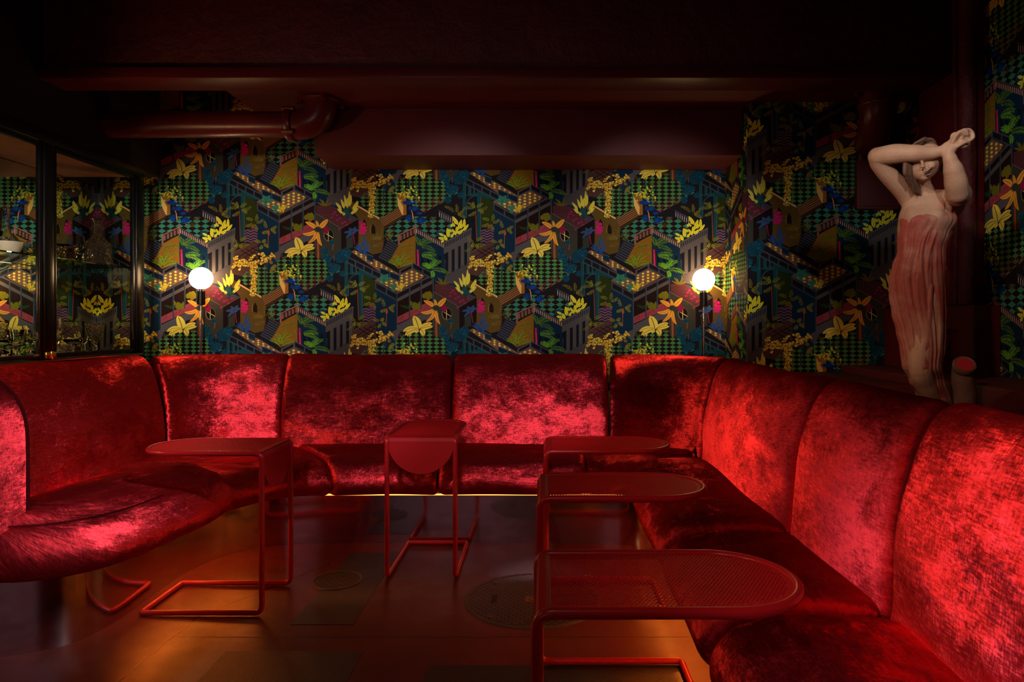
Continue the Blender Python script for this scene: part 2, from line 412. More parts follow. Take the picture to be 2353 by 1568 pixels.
def draw_cell():
    R = random
    GR = (66, 63, 65); NV = (12, 34, 52); DK = (24, 13, 13)
    # street and ground
    ink(1, GR, [(0, 1000), (640, 690), (700, 700), (700, 900), (500, 900), (60, 1120), (-10, 1300), (-120, 1300), (-350, 1150)])
    ink(1, GR, B([(860, 1600), (930, 1480), (1310, 1290), (1320, 1430), (1290, 1640), (1180, 1700), (700, 1640)]))
    ink(1, (62, 58, 60), [(760, -200), (1310, -130), (1300, 40), (1250, 200), (1000, 250), (660, 200)])
    # upper green plaza with steps
    checker(2, (28, 14, 12), (58, 112, 62), [(1420, 190), (1560, 20), (1900, -90), (2150, 40), (2150, 290), (1830, 490)], 1765, 185, 122, 71)
    checker(2, (26, 13, 12), (56, 108, 60), [(-90, 1340), (60, 1200), (300, 1110), (620, 1090), (1110, 1440), (500, 1791), (170, 1600)], 597, 1390, 122, 71)
    checker(2, (24, 14, 13), (44, 104, 84), B([(-280, 650), (0, 480), (342, 455), (342, 700), (-60, 930)]), 185, 630+1411, 157, 88)
    checker(2, (24, 14, 13), (44, 104, 84), B([(338, 455), (830, 480), (1060, 650), (1000, 810), (840, 910), (338, 680)]), 185, 630+1411, 157, 88)
    # pergola and brown room
    ink(2, (66, 44, 40), B([(1310, 1110), (1760, 880), (1765, 1250), (1600, 1560), (1310, 1500)]))
    for k in range(4):
        line(2.3, (30, 14, 14), (1450+k*90, 1411+1060-k*20), (1770, 1411+1260-k*90), 14)
        line(2.3, (30, 14, 14), (1330+k*100, 1411+1240+k*10), (1720, 1411+1000+k*70), 12)
    line(2.4, (84, 62, 56), (1310, 1411+1115), (1762, 1411+875), 16)
    # navy block, left of the arcade
    ink(3, NV, B([(1745, 340), (2140, 560), (2130, 1080), (1940, 1170), (1765, 1110), (1750, 850)]))
    ink(3, (16, 36, 52), B([(2040, 1210), (2100, 1280), (2110, 1480), (1920, 1420), (1930, 1300), (1980, 1210)]))
    ink(3, (40, 42, 50), B([(1855, 1260), (1960, 1250), (1905, 1410)]))
    line(3.2, (36, 44, 52), (1893, 1411+1400), (1893, 1411+1640), 22)
    # teal arcade
    TE = (14, 56, 60)
    ink(2.5, (16, 20, 26), B([(1190, -200), (1830, 90), (1830, 300), (1750, 860), (1440, 860), (1190, 480)]))
    ink(2.6, (34, 42, 14), B([(1520, 70), (1750, 200), (1750, 650), (1520, 660)]))
    ink(2.7, TE, B([(1190, -160), (1250, -130), (1250, 470), (1190, 480)]))
    ink(2.7, TE, B([(1450, -30), (1520, 0), (1520, 850), (1450, 870)]))
    ink(2.7, TE, B([(1190, -210), (1850, 120), (1850, 170), (1700, 160), (1520, 90), (1300, 90), (1190, 40)]))
    for x, y0, y1 in ((1265, -150, 60), (1360, -110, 40), (1430, -70, 30)):
        ink(2.8, (16, 22, 28), B([(x-24, y0+30), (x, y0), (x+24, y0+30), (x+24, y1), (x-24, y1)]))
        line(2.9, (60, 66, 74), (x-26, 1411+y0+30), (x-26, 1411+y1+40), 9)
    pts = [(1460-200*math.sin(t), 1411+265-190*math.cos(t)) for t in [k*PI/2/8 for k in range(9)]]
    pline(2.9, (58, 64, 72), pts+[(1260, 1411+480)], 12)
    line(2.9, (58, 66, 72), (1515, 1411+90), (1508, 1411+850), 12)
    # chevron floor
    ink(2.8, (54, 40, 62), B([(1520, 700), (1755, 640), (1758, 880), (1500, 930)]))
    for k in range(5):
        y = 1411+700+k*48
        pline(2.9, (112, 84, 92), [(1520, y+24), (1570, y), (1625, y+34), (1685, y+2), (1752, y+30)], 11)
        pline(2.9, (32, 20, 36), [(1520, y+44), (1570, y+20), (1625, y+54), (1685, y+22), (1752, y+50)], 11)
    # mustard arch, navy wall
    ink(3, (112, 76, 22), B([(-138, 1234), (-48, 1064), (52, 944), (180, 870), (340, 790), (345, 1320), (230, 1330), (30, 1400)]))
    ink(3, NV, B([(345, 690), (850, 960), (870, 1420), (870, 1640), (600, 1640), (345, 1340)]))
    for x in (460, 560, 780):
        ink(3.2, (10, 18, 28), B([(x-20, 1150), (x+25, 1170), (x+25, 1480), (x-20, 1420)]))
    # blue stairs
    stripes(3.1, (60, 54, 56), (12, 26, 44), (1980, 870), (185, 100), (-190, 330), 9)
    # olive wall with pointed windows, cream coping, brown steps
    OW = (76, 58, 24)
    ink(3, OW, [(1310, 170), (1820, 500), (1880, 640), (1440, 640), (1440, 480), (1280, 300)])
    ink(3, OW, [(1440, 600), (1880, 640), (1900, 900), (1860, 1100), (1700, 1140), (1440, 1000)])
    line(3.4, (205, 142, 86), (1385, 238), (1818, 492), 26)
    for x, y in ((1548, 590), (1708, 680)):
        ink(3.3, (28, 16, 14), [(x-38, y+75), (x-42, y-20), (x-5, y-95), (x+35, y-30), (x+42, y+95)])
        ink(3.35, (118, 90, 34), [(x-58, y+70), (x-42, y+78), (x-42, y-20), (x-30, y-70), (x-55, y-40)])
    ink(3.35, (28, 16, 14), [(1345, 440), (1380, 400), (1415, 470)])
    stripes(3.2, (124, 86, 50), (58, 36, 22), (1825, 500), (345, -205), (60, 150), 5)
    ink(3.3, (52, 32, 18), [(1885, 650), (2230, 445), (2250, 470), (2000, 640), (1900, 690)])
    # cream screen
    ink(3.5, (208, 150, 78), [(2138, 80), (2250, 280), (2246, 435), (2225, 420), (2150, 260)])
    ink(3.5, (122, 80, 32), [(2138, 80), (2300, 5), (2308, 420), (2250, 435), (2250, 280)])
    # grey box with trellis roof
    ink(4, (46, 44, 37), [(665, 380), (1130, 665), (1130, 1110), (900, 1260), (660, 1180)])
    ink(4, (22, 13, 13), [(1130, 665), (1440, 490), (1440, 960), (1345, 1020), (1130, 1110)])
    ink(4.1, (40, 44, 38), [(1225, 860), (1345, 790), (1345, 1010), (1225, 1040)])
    roof = [(680, 245), (930, 250), (1420, 485), (1130, 660), (680, 400)]
    ink(4.1, (42, 13, 18), roof)
    dots(4.2, (116, 74, 78), roof, 700, 262, 24, 22, 8, 6)
    ink(4.15, (14, 38, 54), [(930, 240), (1020, 250), (1430, 485), (1330, 540)])
    line(4.3, (84, 78, 72), (676, 400), (1130, 668), 9); line(4.3, (84, 78, 72), (1130, 668), (1440, 488), 9)
    blob(4.2, (90, 84, 70), (902, 792), 92, 112, 16); blob(4.3, (22, 13, 12), (908, 790), 80, 100, 16)
    line(4.4, (206, 186, 110), (898, 690), (898, 888), 9); line(4.4, (206, 186, 110), (826, 745), (984, 838), 9)
    # corridor with railing
    ink(4, (26, 14, 12), [(10, 480), (650, 190), (650, 700), (10, 960)])
    ink(4.1, (122, 50, 56), [(12, 850), (520, 600), (640, 560), (640, 690), (12, 970)])
    for k in range(26):
        x = R.uniform(15, 620); y = 905-x*.5+R.uniform(-40, 40)
        line(4.15, (70, 24, 34), (x, y), (x+R.uniform(-30, 30), y+R.uniform(20, 55)), 6)
    for x, y in ((540, 440), (590, 430), (500, 470), (570, 500), (620, 470)): blob(4.2, (92, 86, 18), (x, y), 42, 48)
    for k in range(9): leaf(4.2, (84, 84, 18), (320+k*8, 720), (220+k*28, 560+R.uniform(-30, 50)), 40)
    for k in range(5): leaf(4.2, (28, 46, 18), (200, 700), (60+k*55, 600+R.uniform(0, 60)), 30)
    line(4.5, GR, (10, 420), (660, 85), 26); line(4.5, GR, (15, 545), (662, 205), 58)
    for k in range(3):
        a, b = (35+k*212, 400-k*110+42), (200+k*212, 400-k*110-44)
        ink(4.4, (24, 14, 16), [(a[0], a[1]), (b[0], b[1]), (b[0], b[1]+70), (a[0], a[1]+72)])
    for x, y0, y1 in ((5, 420, 1000), (235, 290, 890), (440, 170, 700), (655, 60, 1010)):
        line(4.6, (32, 46, 58), (x, y0), (x, y1), 24); line(4.65, (74, 72, 76), (x+8, y0), (x+8, y1), 7)
    # terrace floor with yellow dots
    tf = [(-398, 190), (-268, 100), (52, 70), (282, -20), (512, 110), (442, 170), (12, 400)]
    ink(4, (100, 70, 54), tf)
    st = [(-818, -325), (-758, -358), (-330, -170), (120, 60), (52, 190), (-330, 120), (-370, -60)]
    ink(4, (100, 70, 54), [(-818, -325), (-758, -358), (-330, -160), (60, 80), (20, 180), (-300, 40)])
    dots(4.2, (196, 176, 66), [(-360, 200), (-268, 120), (52, 112), (12, 375), (-100, 330)], 0, 10, 91, 55, 25, 20, 27)
    dots(4.2, (196, 176, 66), [(52, 112), (282, 0), (500, 110), (12, 390)], 0, 10, 91, 55, 25, 20, 27)
    dots(4.2, (196, 176, 66), [(-800, -325), (-750, -345), (-330, -140), (0, 60), (-60, 100), (-330, -30)], 0, 10, 91, 38, 22, 16, 20)
    # parapets
    def parapet(a, b, h, n, col, pan):
        for i in range(n):
            t0, t1 = i/n, (i+1)/n
            p = (a[0]+(b[0]-a[0])*t0, a[1]+(b[1]-a[1])*t0); q = (a[0]+(b[0]-a[0])*t1, a[1]+(b[1]-a[1])*t1)
            ink(4.7, col, [p, q, (q[0], q[1]+h), (p[0], p[1]+h)])
            dx, dy = (q[0]-p[0])*.1, (q[1]-p[1])*.1
            ink(4.8, pan, [(p[0]+dx, p[1]+dy+h*.2), (q[0]-dx, q[1]-dy+h*.2), (q[0]-dx, q[1]-dy+h*.75), (p[0]+dx, p[1]+dy+h*.75)])
            line(4.85, (64, 64, 72), p, (p[0], p[1]+h), 12)
        line(4.9, (72, 70, 76), a, b, 12); line(4.9, (62, 62, 68), (a[0], a[1]+h), (b[0], b[1]+h), 12)
    parapet((-378, 215), (12, 430), 125, 2, (22, 40, 54), (24, 16, 18))
    parapet((-890, -240), (-290, 60), 110, 4, (18, 42, 54), (22, 16, 20))
    parapet((-540, -290), (-420, -240), 110, 1, (18, 42, 58), (14, 34, 50))
    parapet((-298, -40), (52, 100), 110, 2, (16, 38, 54), (14, 26, 38))
    parapet((52, 100), (290, -20), -95, 1, (70, 66, 68), (24, 15, 18))
    parapet((290, -130), (650, 60), 100, 2, (16, 36, 54), (22, 16, 20))
    # balustrades
    def balus(a, b, h, n, c1, c2, w, back):
        ink(5, back, [a, b, (b[0], b[1]+h), (a[0], a[1]+h)])
        for i in range(n):
            t = (i+.6)/n; x = a[0]+(b[0]-a[0])*t; y = a[1]+(b[1]-a[1])*t
            ink(5.1, c2, [(x-w/2, y+h*.2), (x+w/2, y+h*.2), (x+w/2, y+h*.95), (x-w/2, y+h*.95)])
        line(5.2, c1, a, b, 16)
    balus((345, 1411+655), (850, 1411+935), 95, 15, (58, 60, 70), (160, 120, 104), 15, (12, 24, 34))
    balus((750, 1411+345), (1060, 1411+505), 110, 8, (58, 60, 70), (150, 120, 108), 14, (14, 30, 44))
    balus((40, 1411+790), (345, 1411+645), 120, 5, (132, 88, 76), (110, 72, 62), 34, (40, 30, 26))
    line(5.3, (122, 82, 70), (345, 1411+600), (345, 1411+790), 26); line(5.3, (116, 78, 68), (40, 1411+770), (40, 1411+960), 34)
    ink(5, (70, 67, 67), B([(850, 930), (1350, 665), (1345, 880), (850, 1135)]))
    for i in range(14):
        x = 880+i*34; y = 1411+950-(x-850)*.53
        ink(5.1, (24, 32, 42), [(x-8, y), (x, y-10), (x+8, y-4), (x+8, y+72), (x-8, y+82)])
    line(5.2, (84, 82, 86), (850, 1411+930), (1350, 1411+665), 12)
    ink(4.9, (18, 20, 28), B([(880, 1120), (1330, 880), (1310, 1300), (930, 1500), (870, 1520)]))
    for x, y in ((960, 1490), (1075, 1420), (1185, 1350), (1300, 1290)):
        yt = 1120-(x-850)*.5
        ink(5, (70, 67, 66), B([(x-30, yt), (x+30, yt-30), (x+30, y), (x-30, y+10)]))
        ink(5.1, (52, 52, 58), B([(x+28, yt-28), (x+36, yt-30), (x+36, y), (x+28, y)]))
        ink(5.1, (58, 56, 60), B([(x-40, y), (x+44, y-20), (x+48, y+14), (x-36, y+34)]))
    # pink railing
    for a, b in (((180, 170), (500, 385)), ((500, 385), (900, 150)), ((240, 60), (500, 270)), ((500, 270), (860, 40)), ((500, 270), (500, 385)), ((660, 110), (660, 300)), ((500, 330), (660, 160)), ((330, 110), (500, 385))):
        line(5, (118, 24, 50), (a[0], a[1]+1411), (b[0], b[1]+1411), 7)
    # ---- plants
    OL = (104, 102, 34)
    for base, tips in (((1430, 330), ((1280, 210), (1640, 270), (1290, 440), (1560, 400), (1180, 330), (1380, 190), (1560, 220))),
                       ((1690, 560), ((1740, 410), (1860, 500), (1540, 490), (1530, 620), (1760, 690))),
                       ((1950, 680), ((1880, 530), (2095, 620), (1830, 750), (2080, 765))),
                       ((1420, 930), ((1290, 820), (1560, 840), (1600, 950), (1215, 1080), (1350, 1010), (1480, 1010))),
                       ((1060, 420), ((850, 270), (1070, 230), (1210, 330), (1240, 490))),
                       ((1830, 950), ((1900, 880), (1940, 1010), (1790, 1040), (1700, 900))),
                       ((2000, 1330), ((1980, 1260), (2090, 1340), (2070, 1420), (1990, 1450)))):
        for t in tips:
            fern(7, OL, (base[0], base[1]+1411), (t[0], t[1]+1411), random.choice((-.14, .14)), 8, 46, 14)
    line(6.9, (112, 50, 30), (1425, 1411+350), (1440, 1411+870), 15)
    line(6.9, (120, 58, 34), (1950, 1411+690), (1938, 1411+1030), 14); blob(6.95, (140, 66, 34), (1950, 1411+755), 22, 45)
    blob(6.95, (130, 50, 30), (1660, 1411+640), 20, 40)
    for t in ((1630, 850), (1900, 640), (2095, 690), (1700, 970), (2060, 740), (1760, 740), (1690, 860)):
        fern(7, (100, 90, 34), (1895, 880), t, random.choice((-.15, .15)), 8, 48, 15)
    line(6.9, (90, 40, 26), (1895, 860), (1880, 1010), 16)
    # green ferns
    G1, G2 = (84, 140, 34), (64, 96, 26)
    for base, tips, c in (((400, 1010), ((670, 900), (700, 1100), (330, 820), (60, 1050), (560, 850)), (72, 104, 30)),
                          ((410, 1180), ((700, 1250), (720, 1160)), G1),
                          ((600, 1430), ((460, 1310), (810, 1260), (930, 1490), (655, 1540), (520, 1300), (730, 1240)), G1),
                          ((40, 1380), ((330, 1110), (-150, 1260), (300, 1290), (-40, 1150), (170, 1080)), (96, 132, 30))):
        for t in tips:
            fern(7, c, (base[0], base[1]+1411), (t[0], t[1]+1411), .16 if t[0] < base[0] else -.16, 13, 66, 12)
    line(6.9, (150, 26, 62), (380, 1411+1050), (392, 1411+1350), 34); line(6.95, (196, 40, 86), (384, 1411+1130), (390, 1411+1340), 12)
    # teal bushes: discs made of small strokes
    for x, y, r in ((1140, 1180, 135), (1230, 1100, 80), (840, 1070, 70), (900, 1210, 70), (990, 1400, 105), (1160, 1480, 58), (920, 1560, 66), (960, 920, 45), (1060, 1370, 60), (830, 1180, 50), (900, 1300, 45)):
        blob(7, (12, 44, 58), (x, y), r*.92, r*.86, 14, .1)
        for k in range(int(r*.55)):
            a = R.uniform(0, 2*PI); q = r*math.sqrt(R.random())*.98
            px, py = x+q*math.cos(a), y+q*math.sin(a); t = a+R.uniform(-.6, .6)
            leaf1 = [(px, py), (px+9*math.cos(t+.6), py+9*math.sin(t+.6)), (px+24*math.cos(t), py+24*math.sin(t)), (px+9*math.cos(t-.6), py+9*math.sin(t-.6))]
            ink(7.1, (18, 78, 100) if k % 2 else (16, 64, 84), leaf1)
    line(6.9, (110, 70, 36), (985, 960), (975, 1060), 12); line(6.9, (106, 70, 36), (1000, 1160), (1000, 1260), 10); line(6.9, (100, 62, 34), (905, 1200), (912, 1270), 9)
    # slate blue shrubs
    SB = (42, 66, 104)
    for t in ((1180, 745), (1270, 660), (1400, 640), (1465, 695), (1215, 850), (1300, 800), (1390, 760)): leaf(7.2, SB, (1335, 715), t, 46, (20, 26, 44))
    line(7.1, (120, 24, 56), (1345, 740), (1375, 960), 14)
    for t in ((1360, 1000), (1390, 960), (1420, 930), (1470, 960), (1540, 880), (1640, 930), (1610, 1130), (1560, 1010), (1640, 1060), (1600, 860), (1560, 780), (1520, 1120), (1650, 980)):
        leaf(7.2, (38, 66, 112), (1500+R.uniform(-30, 40), 1110 if t[1] > 900 else 1000), t, 36, (18, 26, 48))
    # royal blue tree
    line(7.3, (186, 120, 70), (300, 1411+520), (285, 1411+400), 16); line(7.3, (186, 120, 70), (290, 1411+410), (235, 1411+280), 12); line(7.3, (170, 110, 66), (465, 1411+610), (455, 1411+560), 12)
    for x, y, rx, ry in ((235, 205, 120, 44), (265, 190, 60, 45), (300, 320, 100, 38), (330, 310, 55, 45), (225, 480, 60, 60), (410, 400, 62, 30), (455, 520, 85, 48), (430, 540, 50, 50)):
        blob(7.4, (10, 42, 96), (x, 1411+y), rx, ry, 14, .22)
        for k in range(5):
            a = R.uniform(0, PI*2); line(7.5, (22, 62, 130), (x, 1411+y), (x+rx*.85*math.cos(a), 1411+y+ry*.85*math.sin(a)), 5)
    # green-teal leaves
    for b0, tips in (((1900, 200), ((1850, 70), (1975, 75), (1790, 160), (2045, 150), (1880, 270), (1920, 90))), ((2050, 330), ((2030, 255), (2140, 260), (2090, 395)))):
        for t in tips: leaf(7.2, (44, 104, 84), (b0[0], 1411+b0[1]), (t[0], 1411+t[1]), 62, (18, 50, 44))
    for t in ((2120, 230), (2160, 300), (2195, 250), (2240, 270), (2290, 250), (2190, 380), (2230, 380), (2140, 370)): leaf(7.6, (196, 168, 40), (2190, 1411+380), (t[0], 1411+t[1]-20), 26, (70, 50, 10))
    # pink blossoms
    for x, y in ((1475, 565), (1540, 590), (1500, 640), (1555, 705), (1480, 745), (1520, 690), (1560, 650), (1490, 700), (1530, 750)): blob(7.5, (150+R.randint(-15, 20), 26, 84), (x, y), 36, 30, 9, .2)
    for x, y in ((1020, 370), (1050, 430), (1105, 490), (1200, 550), (1290, 520), (960, 468), (1285, 432), (1150, 570), (1060, 520), (1230, 600), (1095, 683), (985, 410)): blob(7.5, (116, 28, 66), (x, y), 25, 20, 7, .25)
    for x, y in ((855, 655), (835, 690), (880, 700), (850, 730)): blob(7.5, (112, 14, 50), (x, y), 34, 32, 8, .2)
    # little olive agave, small grass tufts
    for t in ((740, 130), (790, 150), (900, 130), (960, 210), (700, 200), (860, 200)): leaf(7, (84, 78, 24), (840, 270), t, 30)
    for cx_, cy_, c in ((80, 1190, (70, 56, 22)), (590, 1110, (66, 62, 26)), (350, 1270, (70, 76, 28)), (485, 1270, (74, 84, 30)), (660, 1411+500, (74, 60, 24)), (570, 1411+610, (66, 48, 20)), (790, 1411+190, (88, 52, 26))):
        for k in range(9):
            a = -PI/2+R.uniform(-1.1, 1.1); line(6.8, c, (cx_, cy_+40), (cx_+85*math.cos(a), cy_+40+90*math.sin(a)), 7)
    blob(6.8, (14, 56, 74), (790, 1411+770), 70, 60, 9, .2)
    # yellow-green small leaves
    for k in range(60):
        x, y = R.gauss(190, 105), R.gauss(1480, 75)
        a = R.uniform(0, 6.28); leaf(7.4, (176, 168, 50) if k % 3 else (104, 120, 36), (x, y), (x+40*math.cos(a), y+34*math.sin(a)), 26)
    # big yellow banana
    Y = (214, 172, 66); RB = (34, 24, 18)
    line(7.6, (26, 18, 18), (405, 1060), (412, 1300), 34); line(7.6, (22, 34, 40), (212, 1150), (218, 1380), 26)
    for a, b, w, bd in (((400, 1080), (310, 828), 168, .05), ((425, 1055), (640, 958), 92, -.06), ((420, 1070), (655, 1020), 92, -.06), ((370, 1050), (112, 1110), 84, .10), ((370, 1065), (150, 1175), 96, .06), ((430, 1070), (490, 1185), 110, -.12), ((400, 1080), (340, 1140), 66, .1), ((200, 1130), (205, 1200), 34, 0), ((265, 1130), (240, 1205), 34, .1)):
        leaf(8, Y, a, b, w*.9, RB, bd, .45)
    # orange banana palm
    O = (232, 134, 46)
    line(7.7, (128, 66, 34), (708, 760), (718, 1210), 38)
    for t, w, bd in (((892, 505), 90, .0), ((682, 528), 52, .05), ((485, 552), 74, .06), ((435, 765), 70, -.14), ((528, 935), 64, -.14), ((600, 905), 76, -.06), ((785, 985), 64, .12)):
        leaf(8.1, O, (715+.12*(t[0]-715), 690+.12*(t[1]-690)), t, w, (60, 30, 18), bd, .5)
    blob(8.15, (38, 44, 40), (712, 685), 62, 50)
    # agave
    for t in ((1030, 200), (1125, 140), (1185, 65), (1275, -10), (1310, 60), (1425, 170), (1440, 195), (1440, 290), (1060, 312), (1150, 380), (1240, 120), (1380, 335)):
        leaf(7.9, (30, 66, 66), (1240, 485), ((1240*.45+t[0]*.55), (485*.45+t[1]*.55)), 34, (16, 40, 44), 0, .7)
        leaf(8, (222, 184, 66), ((1240*.52+t[0]*.48), (485*.52+t[1]*.48)), t, 46, (80, 60, 20), .04, .6)
    # yellow cluster on the balcony
    for a, b, w in (((1110, 610), (1005, 455), 64), ((1110, 700), (1172, 515), 62), ((1215, 655), (1222, 500), 52), ((1195, 720), (1295, 600), 52), ((1100, 775), (1205, 690), 52), ((1092, 775), (1080, 635), 52),
                    ((1075, 800), (1000, 680), 46), ((935, 835), (915, 665), 62), ((905, 895), (858, 785), 56), ((865, 865), (750, 840), 46), ((850, 805), (760, 760), 40), ((970, 645), (1030, 575), 40), ((800, 925), (855, 885), 40), ((975, 840), (1030, 755), 42), ((1150, 680), (1200, 590), 40), ((1050, 640), (1025, 600), 34), ((1000, 740), (930, 680), 40)):
        leaf(8.2, (208, 188, 44), (a[0], 1411+a[1]), (b[0], 1411+b[1]), w, (92, 66, 16), 0, .5)
    # tree of orange petals
    strokes = (((1360, 1160), (1350, 1330), 34, 16), ((1340, 1320), (1290, 1430), 34, 14), ((1350, 1240), (1560, 1290), 46, 34), ((1360, 1320), (1640, 1310), 44, 44), ((1540, 1290), (1690, 1170), 26, 18),
               ((1640, 1320), (1860, 1260), 38, 30), ((1850, 1260), (2040, 1150), 40, 34), ((1790, 1120), (1920, 1230), 34, 20), ((1680, 1290), (1690, 1600), 62, 60), ((1690, 1560), (1680, 1760), 46, 36), ((1680, 1700), (1670, 1850), 46, 22), ((1430, 1300), (1420, 1400), 30, 8), ((1430, 1330), (1440, 1450), 16, 4), ((1800, 1290), (1840, 1340), 24, 5), ((1640, 1850), (1670, 1895), 22, 6))
    for a, b, w, n in strokes:
        for k in range(int(n*.9)):
            t = R.random(); x = a[0]+(b[0]-a[0])*t+R.uniform(-w, w); y = a[1]+(b[1]-a[1])*t+R.uniform(-w, w)*.9
            g = R.uniform(0, 2*PI); s = R.uniform(18, 24)
            q = [(x+s*(1.25 if j == 0 else 1)*math.cos(g+2*PI*j/6), 1411+y+s*.85*math.sin(g+2*PI*j/6)) for j in range(6)]
            qd = [(x+1.3*(u-x), 1411+y+1.3*(v-1411-y)+2) for u, v in q]
            ink(8.3+.004*k, (52, 24, 12), qd)
            ink(8.3+.004*k+.002, R.choice(((242, 172, 66), (236, 158, 52), (228, 148, 44), (246, 184, 84))), q)

draw_cell()
INK.sort(key=lambda e: e[0])
LA, LB = (271.4, 180.5), (0.0, 361.0)
_top = {}
def print_level(poly):
    "lowest ink level above everything already printed under this shape (the repeat wraps round)"
    x0, x1 = min(p[0] for p in poly), max(p[0] for p in poly); y0, y1 = min(p[1] for p in poly), max(p[1] for p in poly)
    cells = []; g = 2.6
    nx, ny = max(1, int((x1-x0)/g)+1), max(1, int((y1-y0)/g)+1)
    n = len(poly); sgn = 1 if sum(poly[i][0]*poly[(i+1) % n][1]-poly[(i+1) % n][0]*poly[i][1] for i in range(n)) > 0 else -1
    for i in range(nx+1):
        for j in range(ny+1):
            x, y = x0+(x1-x0)*i/nx, y0+(y1-y0)*j/ny
            if nx > 3 and ny > 3:
                far = False
                for a in range(n):
                    p, q = poly[a], poly[(a+1) % n]; l = math.hypot(q[0]-p[0], q[1]-p[1]) or 1
                    if n < 6 and sgn*((q[0]-p[0])*(y-p[1])-(q[1]-p[1])*(x-p[0]))/l < -g*1.5: far = True; break
                if far: continue
            k = math.floor(x/LA[0]); xx = x-k*LA[0]; yy = (y-k*LA[1]) % LB[1]
            cells.append((int(xx/g), int(yy/g)))
    lv = 1+max([_top.get(c, 0) for c in cells] or [0])
    for c in cells:
        for dx in (-1, 0, 1):
            for dy in (-1, 0, 1):
                q = (c[0]+dx, c[1]+dy)
                if q == c or _top.get(q, 0) < lv-0: _top[q] = max(_top.get(q, 0), lv)
    return lv
INK = [(c, [((x/7.84+640), (y/7.84+440)) for x, y in p]) for l, c, p in INK]
INK = [(print_level(p), c, p) for c, p in INK]
NLAY = max(e[0] for e in INK)
LSTEP = min(.00002, .003/NLAY)
print('inks', len(INK), 'levels', NLAY)
PXM = 4.2/F                                   # metres per pattern pixel
BANANA = (691.0, 569.0)                       # a landmark of the repeat, used to hang the paper

def hang_paper(name, origin, udir, ndir, u0, u1, v0, v1, anchor_uv, parent=None):
    """one papered wall: origin + u*udir + v*Z, facing ndir; anchor_uv = where the landmark sits"""
    vs, fs, cols = [], [], []
    def put(pts, depth, col):
        o = len(vs)
        for u, v in pts:
            p = origin + udir*u + ndir*depth; vs.append((p.x, p.y, p.z+v))
        fs.append(tuple(range(o, o+len(pts)))); cols.append(col)
    put([(u0, v0), (u1, v0), (u1, v1), (u0, v1)], 0.0, rgb(22, 20, 24, 1.7))
    rect = [(u0, v0), (u1, v0), (u1, v1), (u0, v1)]
    au, av = anchor_uv
    wx, wz = LA[0]*PXM, LA[1]*PXM; hz = LB[1]*PXM
    for l, c, p in INK:
        q0 = [((x-BANANA[0])*PXM+au, -(y-BANANA[1])*PXM+av) for x, y in p]
        mnx, mxx = min(q[0] for q in q0), max(q[0] for q in q0)
        mny, mxy = min(q[1] for q in q0), max(q[1] for q in q0)
        dep = .0004+LSTEP*l
        for i in range(int(math.floor((u0-mxx)/wx)), int(math.ceil((u1-mnx)/wx))+1):
            if mxx+i*wx < u0 or mnx+i*wx > u1: continue
            for j in range(int(math.floor((v0-mxy+i*wz)/hz))-1, int(math.ceil((v1-mny+i*wz)/hz))+2):
                oy = -i*wz+j*hz
                if mxy+oy < v0 or mny+oy > v1: continue
                q = [(x+i*wx, y+oy) for x, y in q0]
                if mnx+i*wx < u0 or mxx+i*wx > u1 or mny+oy < v0 or mxy+oy > v1:
                    q = clip_poly(q, rect)
                    if len(q) < 3: continue
                put(q, dep, c)
    me = bpy.data.meshes.new(name); me.from_pydata(vs, [], fs)
    at = me.color_attributes.new('ink', 'FLOAT_COLOR', 'CORNER')
    buf = []
    for f, c in zip(fs, cols): buf += list(c)*len(f)
    at.data.foreach_set('color', buf)
    me.materials.append(M['paper']); me.update()
    o = bpy.data.objects.new(name, me); COL.objects.link(o)
    if parent: o.parent = parent
    return o
# ------------------------------------------------------------------ the room
V = Vector
WB, WN, WR, WL = 4.2, 3.737, 1.98, -2.76         # back wall, nearer wall, right wall, left wall
def struct(mb, name, mat, bevel=0, **k):
    return tag(mb.build(name, mat, smooth=False if not bevel else True, bevel=bevel, **k), kind='structure')
fl = struct(MB().box(-3.2, 2.4, -3.0, 4.5, -.1, 0), 'floor', M['floor'])
struct(MB().box(-3.2, 2.4, -3.0, 3.2, 2.72, 2.85), 'ceiling', M['maroon_flat'])
struct(MB().box(-3.2, 2.4, 3.34, 4.5, 2.62, 2.85), 'ceiling', M['maroon_flat'])
struct(MB().box(WL-.12, WL, -3.0, 4.3, 0, 2.75), 'wall_left', M['darkpaint'])
struct(MB().box(-3.2, 2.4, -3.1, -3.0, 0, 2.75), 'wall_front', M['darkpaint'])
w = hang_paper('wall_back', V((0, WB, 0)), V((1, 0, 0)), V((0, -1, 0)), WL, 1.12, .55, 2.62, ((BANANA[0]-CX)*PXM, H-(BANANA[1]-CY)*PXM)); tag(w, kind='structure')
struct(MB().box(WL, 1.3, WB+.005, WB+.12, 0, 2.75), 'wall_behind', M['darkpaint'])
w = hang_paper('wall_back_right', V((0, WN, 0)), V((1, 0, 0)), V((0, -1, 0)), 1.115, WR, .55, 2.36, (1.622, 2.068)); tag(w, kind='structure')
struct(MB().box(1.121, 2.2, WN+.005, WN+.12, 0, 2.75), 'wall_behind', M['darkpaint'])
# the short return between the two: u runs towards the camera
w = hang_paper('wall_return', V((1.115, 0, 0)), V((0, -1, 0)), V((-1, 0, 0)), -WB, -WN, .55, 2.36, (-3.93, 1.593)); tag(w, kind='structure')
w = hang_paper('wall_right', V((WR, 0, 0)), V((0, -1, 0)), V((-1, 0, 0)), -WN, -1.4, .55, 2.75, (-2.976, 1.587)); tag(w, kind='structure')
struct(MB().box(WR+.005, WR+.12, -3.0, 4.2, 0, 2.75), 'wall_behind', M['darkpaint'])

